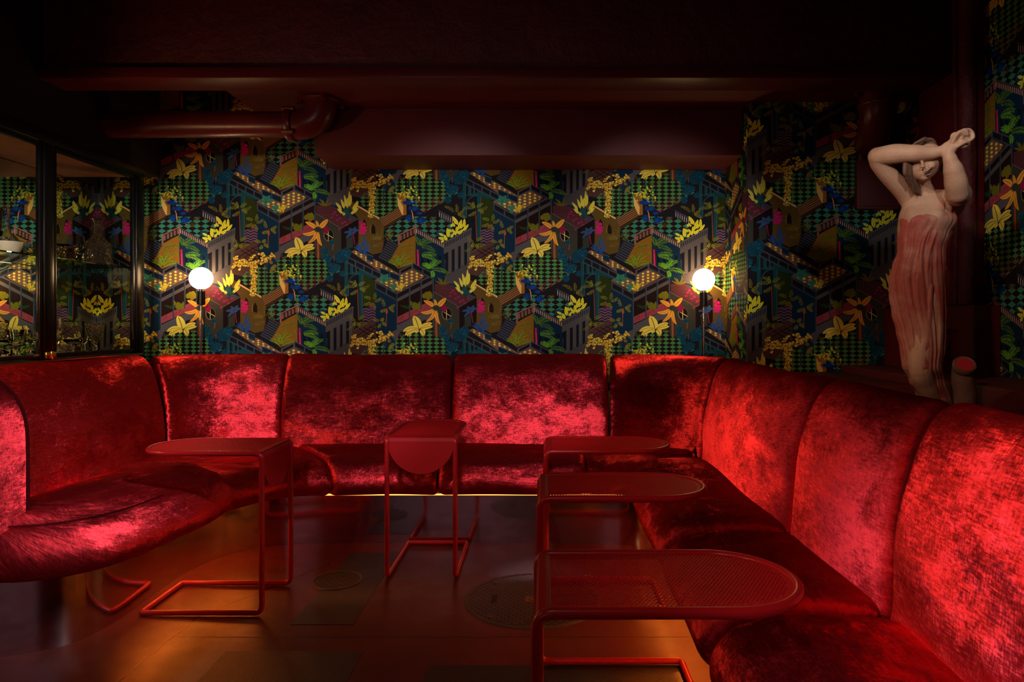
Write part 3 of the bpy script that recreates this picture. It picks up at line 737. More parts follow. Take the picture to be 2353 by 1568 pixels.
# beam, soffits
t = empty('ceiling_beam', (0, 3.2, 2.27), 'wide dark maroon beam with rough paint crossing the top of the room', 'beam')
MB().box(-2.76, 1.97, 3.215, 3.36, 2.325, 2.73).build('web', M['maroon_rough'], t, smooth=True, bevel=.01)
MB().box(-2.76, 1.97, 3.19, 3.37, 2.272, 2.325).build('flange', M['maroon'], t, bevel=.006)
struct(MB().box(-1.77, -1.29, 3.37, WB, 2.42, 2.62), 'trim_1', M['maroon_flat'])
struct(MB().box(-1.29, WR, 3.37, WB, 2.335, 2.62), 'trim_2', M['maroon_flat'])
o = MB().box(-1.286, 1.112, 3.83, WB-.006, 2.067, 2.334).build('boxed_soffit', M['maroon_flat'], smooth=True, bevel=.004)
tag(o, 'long plain maroon duct box along the top of the papered back wall', 'duct box')
struct(MB().box(WL, -2.36, .8, WB-.006, 2.02, 2.73), 'wall_bulkhead', M['darkpaint'])

# pipes
t = empty('drain_pipe', (-1.3, 3.70, 2.2), 'long horizontal maroon pipe ending in an elbow left of the duct box', 'pipe')
z0 = 2.2
MB().tube([(-2.37, 3.69, z0), (-1.70, 3.69, z0)], .0705, 28).build('pipe_length', M['pipe'], t)
MB().tube([(-1.70, 3.69, z0), (-1.34, 3.69, z0)], .0690, 28).build('pipe_length', M['pipe'], t)
el = arc_path([(-1.36, 3.69, z0), (-1.205, 3.69, z0), (-1.205, 3.69, 2.34)], .13, 12)
MB().tube(el, .082, 28).build('elbow', M['pipe'], t)
MB().tube([(-1.385, 3.69, z0), (-1.345, 3.69, z0)], .094, 28).build('collar', M['pipe'], t, bevel=.008)
for a in range(4):
    m = MB(); m.tube([(-1.39, 3.69+.088*math.cos(a*PI/2+.7), z0+.088*math.sin(a*PI/2+.7)), (-1.33, 3.69+.088*math.cos(a*PI/2+.7), z0+.088*math.sin(a*PI/2+.7))], .014, 8); m.build('clamp_bolt', M['pipe'], t)
m = MB(); m.tube([(-1.205, 3.69, 2.318), (-1.205, 3.69, 2.334)], .105, 28); m.build('flange', M['pipe'], t, bevel=.005)
for a in range(4):
    c = (-1.205+.108*math.cos(a*PI/2+.4), 3.69+.108*math.sin(a*PI/2+.4)); MB().tube([(c[0], c[1], 2.30), (c[0], c[1], 2.334)], .017, 8).build('flange_bolt', M['pipe'], t)
# right pipe: comes down from the ceiling and turns back into the wall
t = empty('drain_pipe', (1.70, 3.56, 2.2), 'short maroon pipe elbow hanging from the ceiling above the statue', 'pipe')
el = arc_path([(1.705, 3.50, 2.334), (1.705, 3.50, 2.13), (1.78, WN-.01, 2.11)], .12, 12)
MB().tube(el, .083, 28).build('elbow', M['pipe'], t)
MB().tube([(1.705, 3.50, 2.30), (1.705, 3.50, 2.334)], .103, 28).build('flange', M['pipe'], t, bevel=.006)
MB().tube([(1.705, 3.50, 2.235), (1.705, 3.50, 2.255)], .092, 28).build('collar', M['pipe'], t, bevel=.006)
for a in (0.2, 1.8, 3.3, 4.9):
    MB().tube([(1.705+.105*math.cos(a), 3.5+.105*math.sin(a), 2.28), (1.705+.105*math.cos(a), 3.5+.105*math.sin(a), 2.334)], .015, 8).build('flange_bolt', M['pipe'], t)

# access panel on the nearer wall, left of the column
t = empty('access_panel', (1.83, WN, 1.87), 'square dark maroon panel on the wallpaper behind the statue', 'panel')
MB().box(1.70, 1.965, WN-.03, WN+.003, 1.745, 2.01).build('panel_box', M['maroon_flat'], t, bevel=.004)
MB().box(1.715, 1.95, WN-.036, WN-.03, 1.76, 1.995).build('panel_cover', M['maroon_flat'], t, bevel=.002)

# steel column with round edge, on its concrete pier
t = empty('steel_column', (1.92, 3.2, 1.2), 'tall maroon painted steel column standing on a boxed pier beside the statue', 'column')
MB().box(1.865, 1.975, 3.10, 3.40, 1.207, 2.27).build('web_plate', M['maroon'], t, bevel=.004)
m = MB(); m.tube([(1.862+.03, 3.055, 1.21), (1.862+.03, 3.055, 2.72)], .036, 20); m.build('front_pipe', M['maroon_rough'], t)
MB().box(1.850, 1.866, 3.075, 3.10, 1.207, 2.72).build('weld_strip', M['maroon_rough'], t, bevel=.004)
MB().box(1.90, 1.975, 3.06, 3.1, 1.207, 2.72).build('rear_flange', M['maroon'], t, bevel=.004)
t = empty('column_pier', (1.92, 3.3, .9), 'low boxed maroon pier under the steel column with a dark opening', 'pier')
m = MB()
X0 = 1.861
m.box(X0, WR-.006, 2.955, 3.06, .898, 1.205); m.box(X0, WR-.006, 3.24, WN-.006, .898, 1.205); m.box(X0, WR-.006, 3.06, 3.24, 1.10, 1.205); m.box(1.93, WR-.006, 3.06, 3.24, .898, 1.10)
m.build('pier_body', M['maroon'], t, smooth=False)
MB().box(X0-.003, X0+.006, 2.952, 2.962, .9, 1.18).build('worn_edge', M['maroon_rough'], t, bevel=.001)

# ledge behind the right bench
t = empty('ledge', (1.8, 2.5, 0), 'dark maroon ledge behind the right bench carrying the column pier', 'ledge')
m = MB(); m.box(1.62, WR-.006, .5, WN-.006, .0, .897); m.box(1.14, 1.62, 2.95, WN-.006, .0, .86)
m.build('ledge_body', M['maroon_flat'], t, bevel=.008)

# ------------------------------------------------------------------ floor details
def inlay(x0, x1, y0, y1, lab, grp=None):
    o = MB().box(x0, x1, y0, y1, -.005, .0012).build('floor_plate', M['inlay'], smooth=False); tag(o, lab, 'floor plate')
inlay(-.945, -.713, 2.55, 3.34, 'long dark rectangular plate in the floor between the left and centre tables')
inlay(-1.09, -.62, 1.2, 2.342, 'wide dark rectangular plate in the floor at the front left of centre')
inlay(-.38, .46, .9, 2.247, 'wide dark rectangular plate in the floor under the near right tables')
def crack(pts, w=.003):
    m = MB()
    vs = []; fs = []
    for i, p in enumerate(pts):
        a = V(pts[max(0, i-1)]); b = V(pts[min(len(pts)-1, i+1)]); d = (b-a).normalized(); n = V((-d.y, d.x))
        ww = w*random.uniform(.6, 1.3); vs += [(p[0]+n.x*ww, p[1]+n.y*ww, .0006), (p[0]-n.x*ww, p[1]-n.y*ww, .0006)]
        if i: k = 2*i; fs.append((k-2, k, k+1, k-1))
    m.add(vs, fs); return m
def rough_line(a, b, n, j):
    return [(a[0]+(b[0]-a[0])*i/n+random.uniform(-j, j), a[1]+(b[1]-a[1])*i/n+random.uniform(-j, j)) for i in range(n+1)]
c = crack(rough_line((-1.34, .6), (-1.335, 2.6), 40, .006)).build('floor_crack', M['black'], smooth=False); tag(c, kind='structure')
c = crack(rough_line((-1.335, 2.6), (-1.0, 3.2), 20, .006), .0015).build('floor_crack', M['black'], smooth=False); tag(c, kind='structure')
c = crack(rough_line((-1.335, 2.45), (.56, 2.45), 60, .003), .0014).build('floor_crack', M['inlay'], smooth=False); tag(c, kind='structure')
c = crack(rough_line((.1, .6), (.1, 2.2), 30, .004), .0014).build('floor_crack', M['inlay'], smooth=False); tag(c, kind='structure')

t = empty('manhole_cover', (-.045, 2.79, 0), 'large round patterned manhole cover in the floor by the near right table', 'manhole cover')
m = MB().lathe([(0.0001, .0010), (.262, .0010), (.262, 0)], (-.045, 2.79, 0), 64); m.build('cover_plate', M['manhole'], t)
m = MB().lathe([(.262, 0), (.262, .0018), (.280, .0018), (.283, 0)], (-.045, 2.79, 0), 64); m.build('rim', M['iron'], t)
MB().box(-.215, -.19, 2.745, 2.83, .0005, .0014).build('lifting_slot', M['darkpaint'], t)
MB().box(-.075, -.015, 2.755, 2.81, .0005, .0020).build('badge', M['bronze'], t)
m = MB(); pts = [(-.045+.017*math.cos(a), 2.783+.017*math.sin(a), .0022) for a in [PI*.25+k*PI*1.5/12 for k in range(13)]]; m.tube(pts, .0020, 6); m.build('badge_letter', M['iron'], t)
for a in (.8, 2.35, 3.95, 5.45):
    MB().lathe([(.0001, .0045), (.011, .0040), (.013, .0005)], (-.045+.235*math.cos(a), 2.79+.235*math.sin(a), 0), 16).build('bolt', M['iron'], t)
t = empty('floor_drain', (-.905, 2.985, 0), 'small round floor drain beside the long dark floor plate', 'drain')
m = MB().lathe([(0.0001, .003), (.098, .003), (.098, 0)], (-.905, 2.985, 0), 40); m.build('drain_plate', M['manhole'], t)
m = MB().lathe([(.098, 0), (.098, .005), (.108, .005), (.110, 0)], (-.905, 2.985, 0), 40); m.build('rim', M['iron'], t)

# ------------------------------------------------------------------ banquette
def offset_loop(pts, e):
    "inward offset of a closed anticlockwise 2D loop, by a per-point amount"
    n = len(pts); out = []
    for i in range(n):
        a, b = pts[i-1], pts[(i+1) % n]; d = (b-a); d = d/max(1e-9, d.length); nn = V((-d.y, d.x))
        out.append(pts[i]+nn*e[i])
    return out
def smooth_loop(pts, n=5):
    "closed catmull-rom"
    P_ = [V(p) for p in pts]; out = []; k = len(P_)
    for i in range(k):
        a, b, c, d = P_[i-1], P_[i], P_[(i+1) % k], P_[(i+2) % k]
        for j in range(n):
            t = j/n; out.append(.5*((2*b)+(c-a)*t+(2*a-5*b+4*c-d)*t*t+(3*b-a-3*c+d)*t**3))
    return out
def area2(p): return sum(p[i].x*p[(i+1) % len(p)].y-p[(i+1) % len(p)].x*p[i].y for i in range(len(p)))
PROF_BACK = [(0, .40), (-.004, .48), (0, .58), (.012, .68), (.035, .78), (.065, .865), (.105, .922), (.15, .943), (.19, .925), (.212, .87), (.215, .7), (.215, .5), (.20, .40), (.10, .392)]

def cushion(name, fronts, backs, profile, nap, parent, r0=.035, e0=.028, r1=.035, e1=.028, ns=None, wob=.004, seed=0, mat=None, dz=0.0, nap_up=0.0):
    """upholstered piece swept from one seam to the next. fronts/backs: matching plan points;
    profile(L) gives a closed loop (u from backs to fronts or outward, z)"""
    n = len(fronts)-1
    rnd = random.Random(seed)
    ph = [rnd.uniform(0, 6.28) for _ in range(6)]
    S = [0.0]
    for i in range(1, n+1): S.append(S[-1]+(((fronts[i]+backs[i])-(fronts[i-1]+backs[i-1]))*.5).length)
    T = S[-1]
    tang = []
    for i in range(n+1):
        a_ = (backs[min(n, i+2)]-backs[max(0, i-2)]).normalized(); tang.append((a_.x, a_.y))
    vs, fs, naps, flow = [], [], [], []
    m = None
    for i in range(n+1):
        f, b = fronts[i], backs[i]; d = (f-b); Ln = d.length; d.normalize()
        loop = profile(Ln)
        if area2(loop) < 0: loop = loop[::-1]
        k = len(loop); m = k
        ea = 0
        if S[i] < r0: q = 1-S[i]/r0; ea = e0*(1-math.sqrt(max(0, 1-q*q)))
        if T-S[i] < r1: q = 1-(T-S[i])/r1; ea = max(ea, e1*(1-math.sqrt(max(0, 1-q*q))))
        w = [ea+wob*math.sin(7*S[i]+ph[0]+p.y*9)*math.sin(11*p.y+ph[1]+3*S[i]) for p in loop]
        lp = offset_loop(loop, w)
        acc = 0
        for j, p in enumerate(lp):
            q = b+d*p.x; vs.append((q.x, q.y, p.y+dz))
            tx, ty = tang[i]; n2_ = nap[2] if len(nap) > 2 else 0
            naps.append((d.x*nap[0]+tx*n2_, d.y*nap[0]+ty*n2_, nap[1]))
            if j: acc += (loop[j]-loop[j-1]).length
            flow.append((S[i]+seed*3.7, acc+seed*1.9, seed*.77))
    for i in range(n):
        for j in range(m):
            k = (j+1) % m; fs.append((i*m+j, i*m+k, (i+1)*m+k, (i+1)*m+j))
    fs.append(tuple(range(m-1, -1, -1))); fs.append(tuple(n*m+j for j in range(m)))
    me = bpy.data.meshes.new(name); me.from_pydata(vs, [], fs)
    a = me.attributes.new('nap', 'FLOAT_VECTOR', 'POINT'); a.data.foreach_set('vector', [c for v in naps for c in v])
    a = me.attributes.new('flow', 'FLOAT_VECTOR', 'POINT'); a.data.foreach_set('vector', [c for v in flow for c in v])
    bm = bmesh.new(); bm.from_mesh(me); bmesh.ops.recalc_face_normals(bm, faces=bm.faces); bm.to_mesh(me); bm.free()
    for p in me.polygons: p.use_smooth = True
    me.set_sharp_from_angle(angle=math.radians(60))
    me.materials.append(mat or M['velvet'])
    o = bpy.data.objects.new(name, me); COL.objects.link(o)
    if parent: o.parent = parent; o.matrix_parent_inverse = Matrix.Translation(parent.location).inverted()
    return o, (fronts, backs)
def ends(n, T, r=.05, k=5):
    "parameters with extra stations near both ends"
    a = [r/T*(1-math.cos(PI/2*i/k)) for i in range(k)]
    return a + [r/T+(1-2*r/T)*i/n for i in range(n+1)] + [1-x for x in a[::-1]]
def at(pts, t):
    L_ = [0]
    for i in range(1, len(pts)): L_.append(L_[-1]+(pts[i]-pts[i-1]).length)
    s = t*L_[-1]
    for i in range(1, len(pts)):
        if L_[i] >= s-1e-9: return pts[i-1].lerp(pts[i], (s-L_[i-1])/max(1e-9, L_[i]-L_[i-1]))
    return pts[-1].copy()
def back_piece(parent, path, seed, nap=(.15, 0), top=0.0, **k):
    "path: the face line at seat level, walking so that the wall side is on the left"
    pc = catmull([V(p) for p in path], 60); T = sum((pc[i+1]-pc[i]).length for i in range(60))
    ts = ends(34, T)
    fr, bk = [], []
    for t in ts:
        p = at(pc, t); a = at(pc, max(0, t-.02)); b = at(pc, min(1, t+.02)); d = (b-a).normalized()
        out = V((-d.y, d.x)); bk.append(p); fr.append(p+out*.2)
    loop = smooth_loop([(x, z+(top if z > .6 else 0)) for x, z in PROF_BACK], 5)
    return cushion('backrest', fr, bk, lambda L_: [p.copy() for p in loop], nap, parent, seed=seed, **k)
def seat_piece(parent, front, back, seed, nap=(-.55, 0), crown=.0, zt=.45, **k):
    fc = catmull([V(p) for p in front], 60); bc = catmull([V(p) for p in back], 60)
    T = sum((fc[i+1]-fc[i]+bc[i+1]-bc[i]).length*.5 for i in range(60))
    ts = ends(30, T, max(k.get('r0', .035), k.get('r1', .035), .05), 6)
    def prof(L_):
        return smooth_loop([(0.01, .30), (0.0, .40), (.02, zt-.005), (.25*L_, zt+.006+crown), (.6*L_, zt+.008+crown), (L_-.13, zt-.004), (L_-.06, zt-.025), (L_-.012, zt-.075), (L_, zt-.115),
                            (L_-.012, .300), (L_-.05, .274), (L_-.12, .268), (.1, .268)], 5)
    return cushion('seat', [at(fc, t) for t in ts], [at(bc, t) for t in ts], prof, nap, parent, seed=seed, **k)
def piping(parent, pts, r=.004, name='piping'):
    return MB().tube(pts, r, 8).build(name, M['piping'], parent)

PLEFT = -2.03
grp = None
# plinth of polished steel + LED strip
plin = [V(p) for p in ((-2.28, 2.275), (-2.2, 2.262), (-1.97, 2.268), (-1.84, 2.30), (-1.69, 2.37), (-1.635, 2.46), (-1.612, 2.64), (-1.618, 3.0), (-1.60, 3.15), (-1.52, 3.33), (-1.38, 3.435), (-1.2, 3.48), (-.9, 3.49), (0, 3.49), (.35, 3.475), (.50, 3.40), (.565, 3.25), (.58, 3.0), (.58, 2.0), (.58, .55))]
pc = catmull(plin, 220)
t = empty('bench_plinth', (-.5, 3.49, 0), 'curved mirror-polished steel plinth running under all the velvet benches', 'plinth')
m = MB()
rings = []
for i, p in enumerate(pc):
    a = pc[max(0, i-1)]; b = pc[min(len(pc)-1, i+1)]; d = (b-a).normalized(); o_ = V((-d.y, d.x))
    q = p+o_*.05
    rings.append([(p.x, p.y, 0), (p.x, p.y, .262), (q.x, q.y, .262), (q.x, q.y, 0)])
m.rings(rings, cap=True); m.build('plinth_skirt', M['steel'], t, angle=50)
ledp = []
for i, p in enumerate(pc):
    a = pc[max(0, i-1)]; b = pc[min(len(pc)-1, i+1)]; d = (b-a).normalized(); o_ = V((-d.y, d.x)); ledp.append(p-o_*.045)
_il = max(i for i, p in enumerate(ledp) if p.x < -1.42 and i < 110); _ir = min(i for i, p in enumerate(ledp) if p.x > .47 and i > 110)
for seg, mt in ((ledp[30:_il+1], 'led'), (ledp[_il:_ir+1], 'led_dim'), (ledp[_ir:], 'led')):
    MB().tube([(p.x, p.y, .2605) for p in seg], .0045, 6).build('led_strip', M[mt], t)
# hidden timber carcass that carries the cushions
def carcass(pts, z=.262):
    m = MB(); n = len(pts); m.rings([[(p[0], p[1], .002) for p in pts], [(p[0], p[1], z) for p in pts]]); return m.build('bench_frame', M['darkpaint'], t, smooth=False)

def section(name, loc, label): return empty(name, loc, label, 'bench')
# left end: upholstered end panel
s = section('bench_end_panel', (-2.1, 2.31, .27), 'tall rounded red velvet end panel closing the left bench at the picture edge')
pts2 = [(-2.29, .27), (-1.83, .27), (-1.795, .30), (-1.79, .45), (-1.79, .70), (-1.80, .80), (-1.835, .875), (-1.90, .93), (-2.0, .955), (-2.2, .962), (-2.29, .962)]
outl = []
cm = catmull([V((a, b)) for a, b in pts2[1:-1]], 70)
outl = [V(pts2[0])]+cm+[V(pts2[-1])]
m_v, m_f, naps, flow = [], [], [], []
def panel_ring(y, e):
    c = V((-2.3, .6)); lp = offset_loop(outl, [e]*len(outl))
    return [(p.x, y, p.y) for p in lp]
rr = [panel_ring(2.385, .03), panel_ring(2.375, .012), panel_ring(2.36, .002), panel_ring(2.33, 0), panel_ring(2.28, 0), panel_ring(2.25, .006), panel_ring(2.225, .022), panel_ring(2.21, .05), panel_ring(2.203, .10), panel_ring(2.20, .18)]
m = MB(); m.rings(rr); me_o = m.build('padded_panel', M['velvet'], s, angle=75)
me = me_o.data
a = me.attributes.new('nap', 'FLOAT_VECTOR', 'POINT'); a.data.foreach_set('vector', [c for v in me.vertices for c in (0, -1.2, .35)])
a = me.attributes.new('flow', 'FLOAT_VECTOR', 'POINT'); a.data.foreach_set('vector', [c for v in me.vertices for c in (v.co.x+v.co.y, v.co.z, 3)])
piping(s, [(p.x-.004, 2.372, p.y-.002) for p in cm], .006)

# left bench
s = section('bench_section', (-1.8, 2.8, .27), 'left red velvet bench section with a bulging rounded seat beside the display cabinet')
_, (fr, bk) = seat_piece(s, [(-1.80, 2.205), (-1.66, 2.225), (-1.53, 2.30), (-1.445, 2.44), (-1.41, 2.65), (-1.385, 2.90), (-1.41, 3.10), (-1.50, 3.26)],
           [(-1.99, 2.40), (-2.02, 2.43), (-2.03, 2.5), (-2.03, 2.6), (-2.03, 2.8), (-2.03, 3.0), (-2.03, 3.2), (-2.03, 3.36)], 11, nap=(.35, .0, -.45), crown=.018, r1=.16, e1=.085, e0=.012)
piping(s, [V((f.x, f.y, 0))+(V((b.x, b.y, 0))-V((f.x, f.y, 0))).normalized()*.105+V((0, 0, .447)) for f, b in list(zip(fr, bk))[4:-20]], .0022)
back_piece(s, [(-2.03, 2.39), (-2.03, 2.8), (-2.03, 3.2), (-2.045, 3.70)], 12, nap=(.0, .15, -.3), top=.012)
# walking +Y with wall on the left = outward -X, as the helper needs; the back row walks +X (outward +Y)
s = section('bench_section', (-1.7, 3.8, .27), 'red velvet corner bench section below the left globe lamp')
seat_piece(s, [(-1.415, 3.03), (-1.37, 3.16), (-1.28, 3.27), (-1.15, 3.33), (-1.03, 3.34)], [(-2.03, 3.40), (-2.02, 3.65), (-1.90, 3.82), (-1.62, 3.87), (-1.40, 3.865)], 13, zt=.44, nap=(.0, .0, .0))
back_piece(s, [(-2.04, 3.71), (-1.99, 3.79), (-1.86, 3.86), (-1.70, 3.885), (-1.503, 3.89)], 14, nap=(.0, .12, .2))
s = section('bench_section', (-1.0, 3.8, .27), 'red velvet bench section behind the centre table, left of the middle seam')
seat_piece(s, [(-1.03, 3.34), (-.9, 3.34), (-.7, 3.34), (-.527, 3.34)], [(-1.40, 3.865), (-1.2, 3.865), (-.8, 3.865), (-.527, 3.865)], 15, nap=(.2, .0))
back_piece(s, [(-1.497, 3.868), (-1.2, 3.862), (-.8, 3.862), (-.534, 3.868)], 16, nap=(-.0, .45), r1=.05, e1=.035)
s = section('bench_section', (-.1, 3.8, .27), 'red velvet bench section on the back wall, right of the middle seam')
seat_piece(s, [(-.523, 3.34), (-.3, 3.338), (0, 3.338), (.208, 3.34)], [(-.523, 3.865), (-.3, 3.865), (0, 3.865), (.208, 3.865)], 17, nap=(.2, .0))
back_piece(s, [(-.527, 3.868), (-.2, 3.862), (.1, 3.862), (.369, 3.868)], 18, nap=(.0, .22), r0=.05, e0=.035)
s = section('bench_section', (.5, 3.8, .27), 'red velvet corner bench section in front of the right globe lamp')
seat_piece(s, [(.212, 3.34), (.30, 3.345), (.38, 3.41), (.55, 3.47), (.80, 3.50)], [(.212, 3.865), (.3, 3.865), (.45, 3.86), (.62, 3.83), (.80, 3.75)], 19, zt=.44, nap=(.2, 0))
back_piece(s, [(.373, 3.868), (.52, 3.85), (.68, 3.78), (.79, 3.66), (.826, 3.575)], 20, nap=(.0, .3, .6))
s = section('bench_section', (.6, 2.9, .27), 'far red velvet section of the right bench, its seat below the two farther tables')
seat_piece(s, [(.45, 3.44), (.405, 3.30), (.395, 3.0), (.388, 2.7), (.385, 2.296)], [(.80, 3.55), (.825, 3.3), (.828, 3.0), (.828, 2.7), (.828, 2.296)], 21, r0=.14, e0=.07, r1=.05, e1=.03, nap=(-.05, 0, .5))
back_piece(s, [(.827, 3.568), (.812, 3.3), (.800, 2.93), (.812, 2.5), (.828, 2.296)], 22, nap=(.0, .6, 1.75), r1=.05)
s = section('bench_section', (.6, 2.0, .27), 'second red velvet section of the right bench, its seat beside the near table')
seat_piece(s, [(.385, 2.29), (.38, 2.1), (.378, 1.9), (.378, 1.646)], [(.828, 2.29), (.828, 2.1), (.828, 1.9), (.828, 1.646)], 23, r0=.11, e0=.055, r1=.05, e1=.03, nap=(-.05, 0, .5))
back_piece(s, [(.826, 2.29), (.812, 2.15), (.805, 1.97), (.812, 1.8), (.828, 1.646)], 24, nap=(.0, .62, 1.7), r0=.06, e0=.03)
s = section('bench_section', (.6, 1.3, .27), 'nearest red velvet section of the right bench at the right picture edge')
seat_piece(s, [(.375, 1.64), (.372, 1.4), (.372, 1.1), (.372, .62)], [(.828, 1.64), (.828, 1.4), (.828, 1.1), (.828, .62)], 25, r0=.12, e0=.06, r1=.05, e1=.03, nap=(-.05, 0, .5))
back_piece(s, [(.826, 1.64), (.808, 1.45), (.802, 1.15), (.81, .85), (.828, .62)], 26, nap=(.0, .25, .75), r0=.06, e0=.03)
# carcass under the seats
carcass([(-1.68, 2.46), (-1.66, 2.64), (-1.67, 3.0), (-1.64, 3.18), (-1.56, 3.36), (-1.40, 3.48), (-1.2, 3.53), (-.9, 3.54), (.38, 3.53), (.56, 3.44), (.63, 3.27), (.64, 3.0), (.64, .6), (.95, .6), (.95, 3.55), (.80, 3.9), (.4, 4.05), (-1.6, 4.05), (-2.15, 3.9), (-2.2, 2.46)])
# ------------------------------------------------------------------ side tables
TW, TL, TH, TR = .30, .50, .625, .0105     # tube centre width, length, height of tube centre, tube radius
def table_outline(inset, n=28):
    "convex D outline in local coordinates: x 0..TL, straight edge at x = 0, anticlockwise"
    hw = TW/2-inset; cx = TL-TW/2
    pts = [(inset*1.0, -hw)]
    for k in range(n+1):
        a = -PI/2+PI*k/n; pts.append((cx+hw*math.cos(a), hw*math.sin(a)))
    pts.append((inset*1.0, hw)); return pts
def perforated():
    pitch = .0079; R_ = pitch/math.sqrt(3); outer = table_outline(.002); inner = table_outline(.020)
    hole = pitch*.5*.70
    def inside(x, y, poly):
        for i in range(len(poly)):
            a, b = poly[i], poly[(i+1) % len(poly)]
            if (b[0]-a[0])*(y-a[1])-(b[1]-a[1])*(x-a[0]) < 0: return False
        return True
    idx = {}; vs = []; fs = []
    def vid(x, y):
        k = (round(x*2e5), round(y*2e5))
        if k not in idx: idx[k] = len(vs); vs.append((x, y, 0))
        return idx[k]
    rows = int(TW/(pitch*.866))+3; cols = int(TL/pitch)+3
    for j in range(-rows//2-1, rows//2+2):
        for i in range(-1, cols):
            cx, cy = (i+.5*(j % 2))*pitch, j*pitch*math.sqrt(3)/2
            hexa = []
            for k in range(6):
                a = PI/6+PI/3*k; p = (cx+R_*math.cos(a), cy+R_*math.sin(a)); a2 = a+PI/3; q = (cx+R_*math.cos(a2), cy+R_*math.sin(a2))
                hexa += [p, ((p[0]+q[0])/2, (p[1]+q[1])/2)]
            if inside(cx, cy, inner) and cx > .022:
                h = [(cx+hole*math.cos(PI/6*(k+1)), cy+hole*math.sin(PI/6*(k+1))) for k in range(12)]
                for k in range(12):
                    l = (k+1) % 12; fs.append((vid(*hexa[k]), vid(*hexa[l]), vid(*h[l]), vid(*h[k])))
            else:
                q = hexa if all(inside(x, y, outer) for x, y in hexa) else clip_poly(hexa, outer)
                if len(q) >= 3:
                    ids = []
                    for x, y in q:
                        v = vid(x, y)
                        if v not in ids: ids.append(v)
                    if len(ids) >= 3: fs.append(tuple(ids))
    me = bpy.data.meshes.new('perforated_top'); me.from_pydata(vs, [], fs); me.validate()
    bm = bmesh.new(); bm.from_mesh(me)
    r = bmesh.ops.extrude_face_region(bm, geom=bm.faces[:])
    bmesh.ops.translate(bm, verts=[g for g in r['geom'] if isinstance(g, bmesh.types.BMVert)], vec=(0, 0, .0008))
    bmesh.ops.recalc_face_normals(bm, faces=bm.faces); bm.to_mesh(me); bm.free()
    me.materials.append(M['table_sheet']); return me
def make_table(label):
    t = empty('side_table', (0, 0, 0), label, 'table', 'red perforated side tables')
    o = bpy.data.objects.new('perforated_top', perforated()); COL.objects.link(o); o.parent = t; o.location = (0, 0, TH+.004)
    hw = TW/2
    pts = [(.03, -hw, TH)]+[(TL-hw+hw*math.cos(-PI/2+PI*k/28), hw*math.sin(-PI/2+PI*k/28), TH) for k in range(29)]+[(.03, hw, TH)]
    MB().tube(pts, TR, 16).build('rim', M['table'], t, local=True)
    # sheet bends over the legs into a half-round apron
    m = MB()
    prof = [(.022, TH+.0055), (.008, TH+.004), (-.002, TH-.004), (-.004, TH-.02)]
    m.rings([[(x, -hw+.004, z), (x, hw-.004, z), (x+.0025, hw-.004, z-.001), (x+.0025, -hw+.004, z-.001)] for x, z in prof]); 
    m.build('folded_edge', M['table'], t, local=True)
    m = MB(); n = 30
    o1 = [(-.004, (hw-.004)*math.cos(PI*k/n), TH-.018-(hw-.004)*math.sin(PI*k/n)*.98) for k in range(n+1)]
    m.rings([o1, [(x+.0025, y, z) for x, y, z in o1]]); m.build('half_round_apron', M['table'], t, local=True, smooth=False)
    for s in (-1, 1):
        p = arc_path([(.032, s*hw, TH), (0, s*hw, TH), (0, s*hw, TR+.0025), (.035, s*hw, TR+.0025)], .028, 7)
        MB().tube(p, TR, 16).build('leg', M['table'], t, local=True)
    p = arc_path([(.034, -hw, TR+.0025), (TL-.035, -hw, TR+.0025), (TL-.035, hw, TR+.0025), (.034, hw, TR+.0025)], .014, 5)
    MB().tube(p, TR, 16).build('floor_frame', M['table'], t, local=True)
    return t
def copy_tree(src, parent=None):
    c = src.copy(); COL.objects.link(c); c.parent = parent
    for ch in [o for o in bpy.data.objects if o.parent == src]: copy_tree(ch, c)
    return c
near = make_table('nearest red perforated table at the front right, overlapping the manhole cover')
near.location = (-.012, 1.335, 0)
for lab, x, y, rz in (('second red table on the right, between the nearest table and the farthest of that row', -.012, 2.10, 0),
                      ('farthest red table of the right row, reaching the corner of the bench', .008, 2.815, 0),
                      ('red perforated table in the centre, half-round apron facing out', -.540, 3.00, PI/2),
                      ('red perforated table on the left, its rounded end over the left bench', -1.085, 2.775, PI)):
    c = copy_tree(near); c.location = (x, y, 0); c.rotation_euler = (0, 0, rz); c['label'] = lab
for o in bpy.data.objects:
    if o.name.startswith('side_table'): pass

# ------------------------------------------------------------------ globe lamps
def globe_lamp(px, py, label):
    D = 4.118; c = P(px, py, D)
    t = empty('floor_lamp', (c.x, D, 0), label, 'lamp', 'globe lamps by the back wall')
    MB().sphere((c.x, D, c.z), .0665, n=32, m=22).build('globe', M['globe'], t)
    z = c.z
    MB().lathe([(.0001, -.062), (.016, -.062), (.016, -.085), (.0001, -.086)], (c.x, D, z), 24).build('neck', M['chrome'], t)
    MB().lathe([(.0001, -.078), (.0235, -.078), (.0235, -.158), (.010, -.163), (.0001, -.163)], (c.x, D, z), 28).build('socket_cup', M['black'], t)
    MB().tube([(c.x, D, .012), (c.x, D, z-.155)], .0055, 14).build('stem', M['chrome'], t)
    MB().lathe([(.0001, .0), (.07, .0), (.07, .01), (.012, .016), (.0001, .016)], (c.x, D, 0), 32).build('base', M['black'], t)
globe_lamp(462, 640, 'slim floor lamp with a lit white globe left, beside the display cabinet')
globe_lamp(1617, 643, 'slim floor lamp with a lit white globe right, near the wall corner')

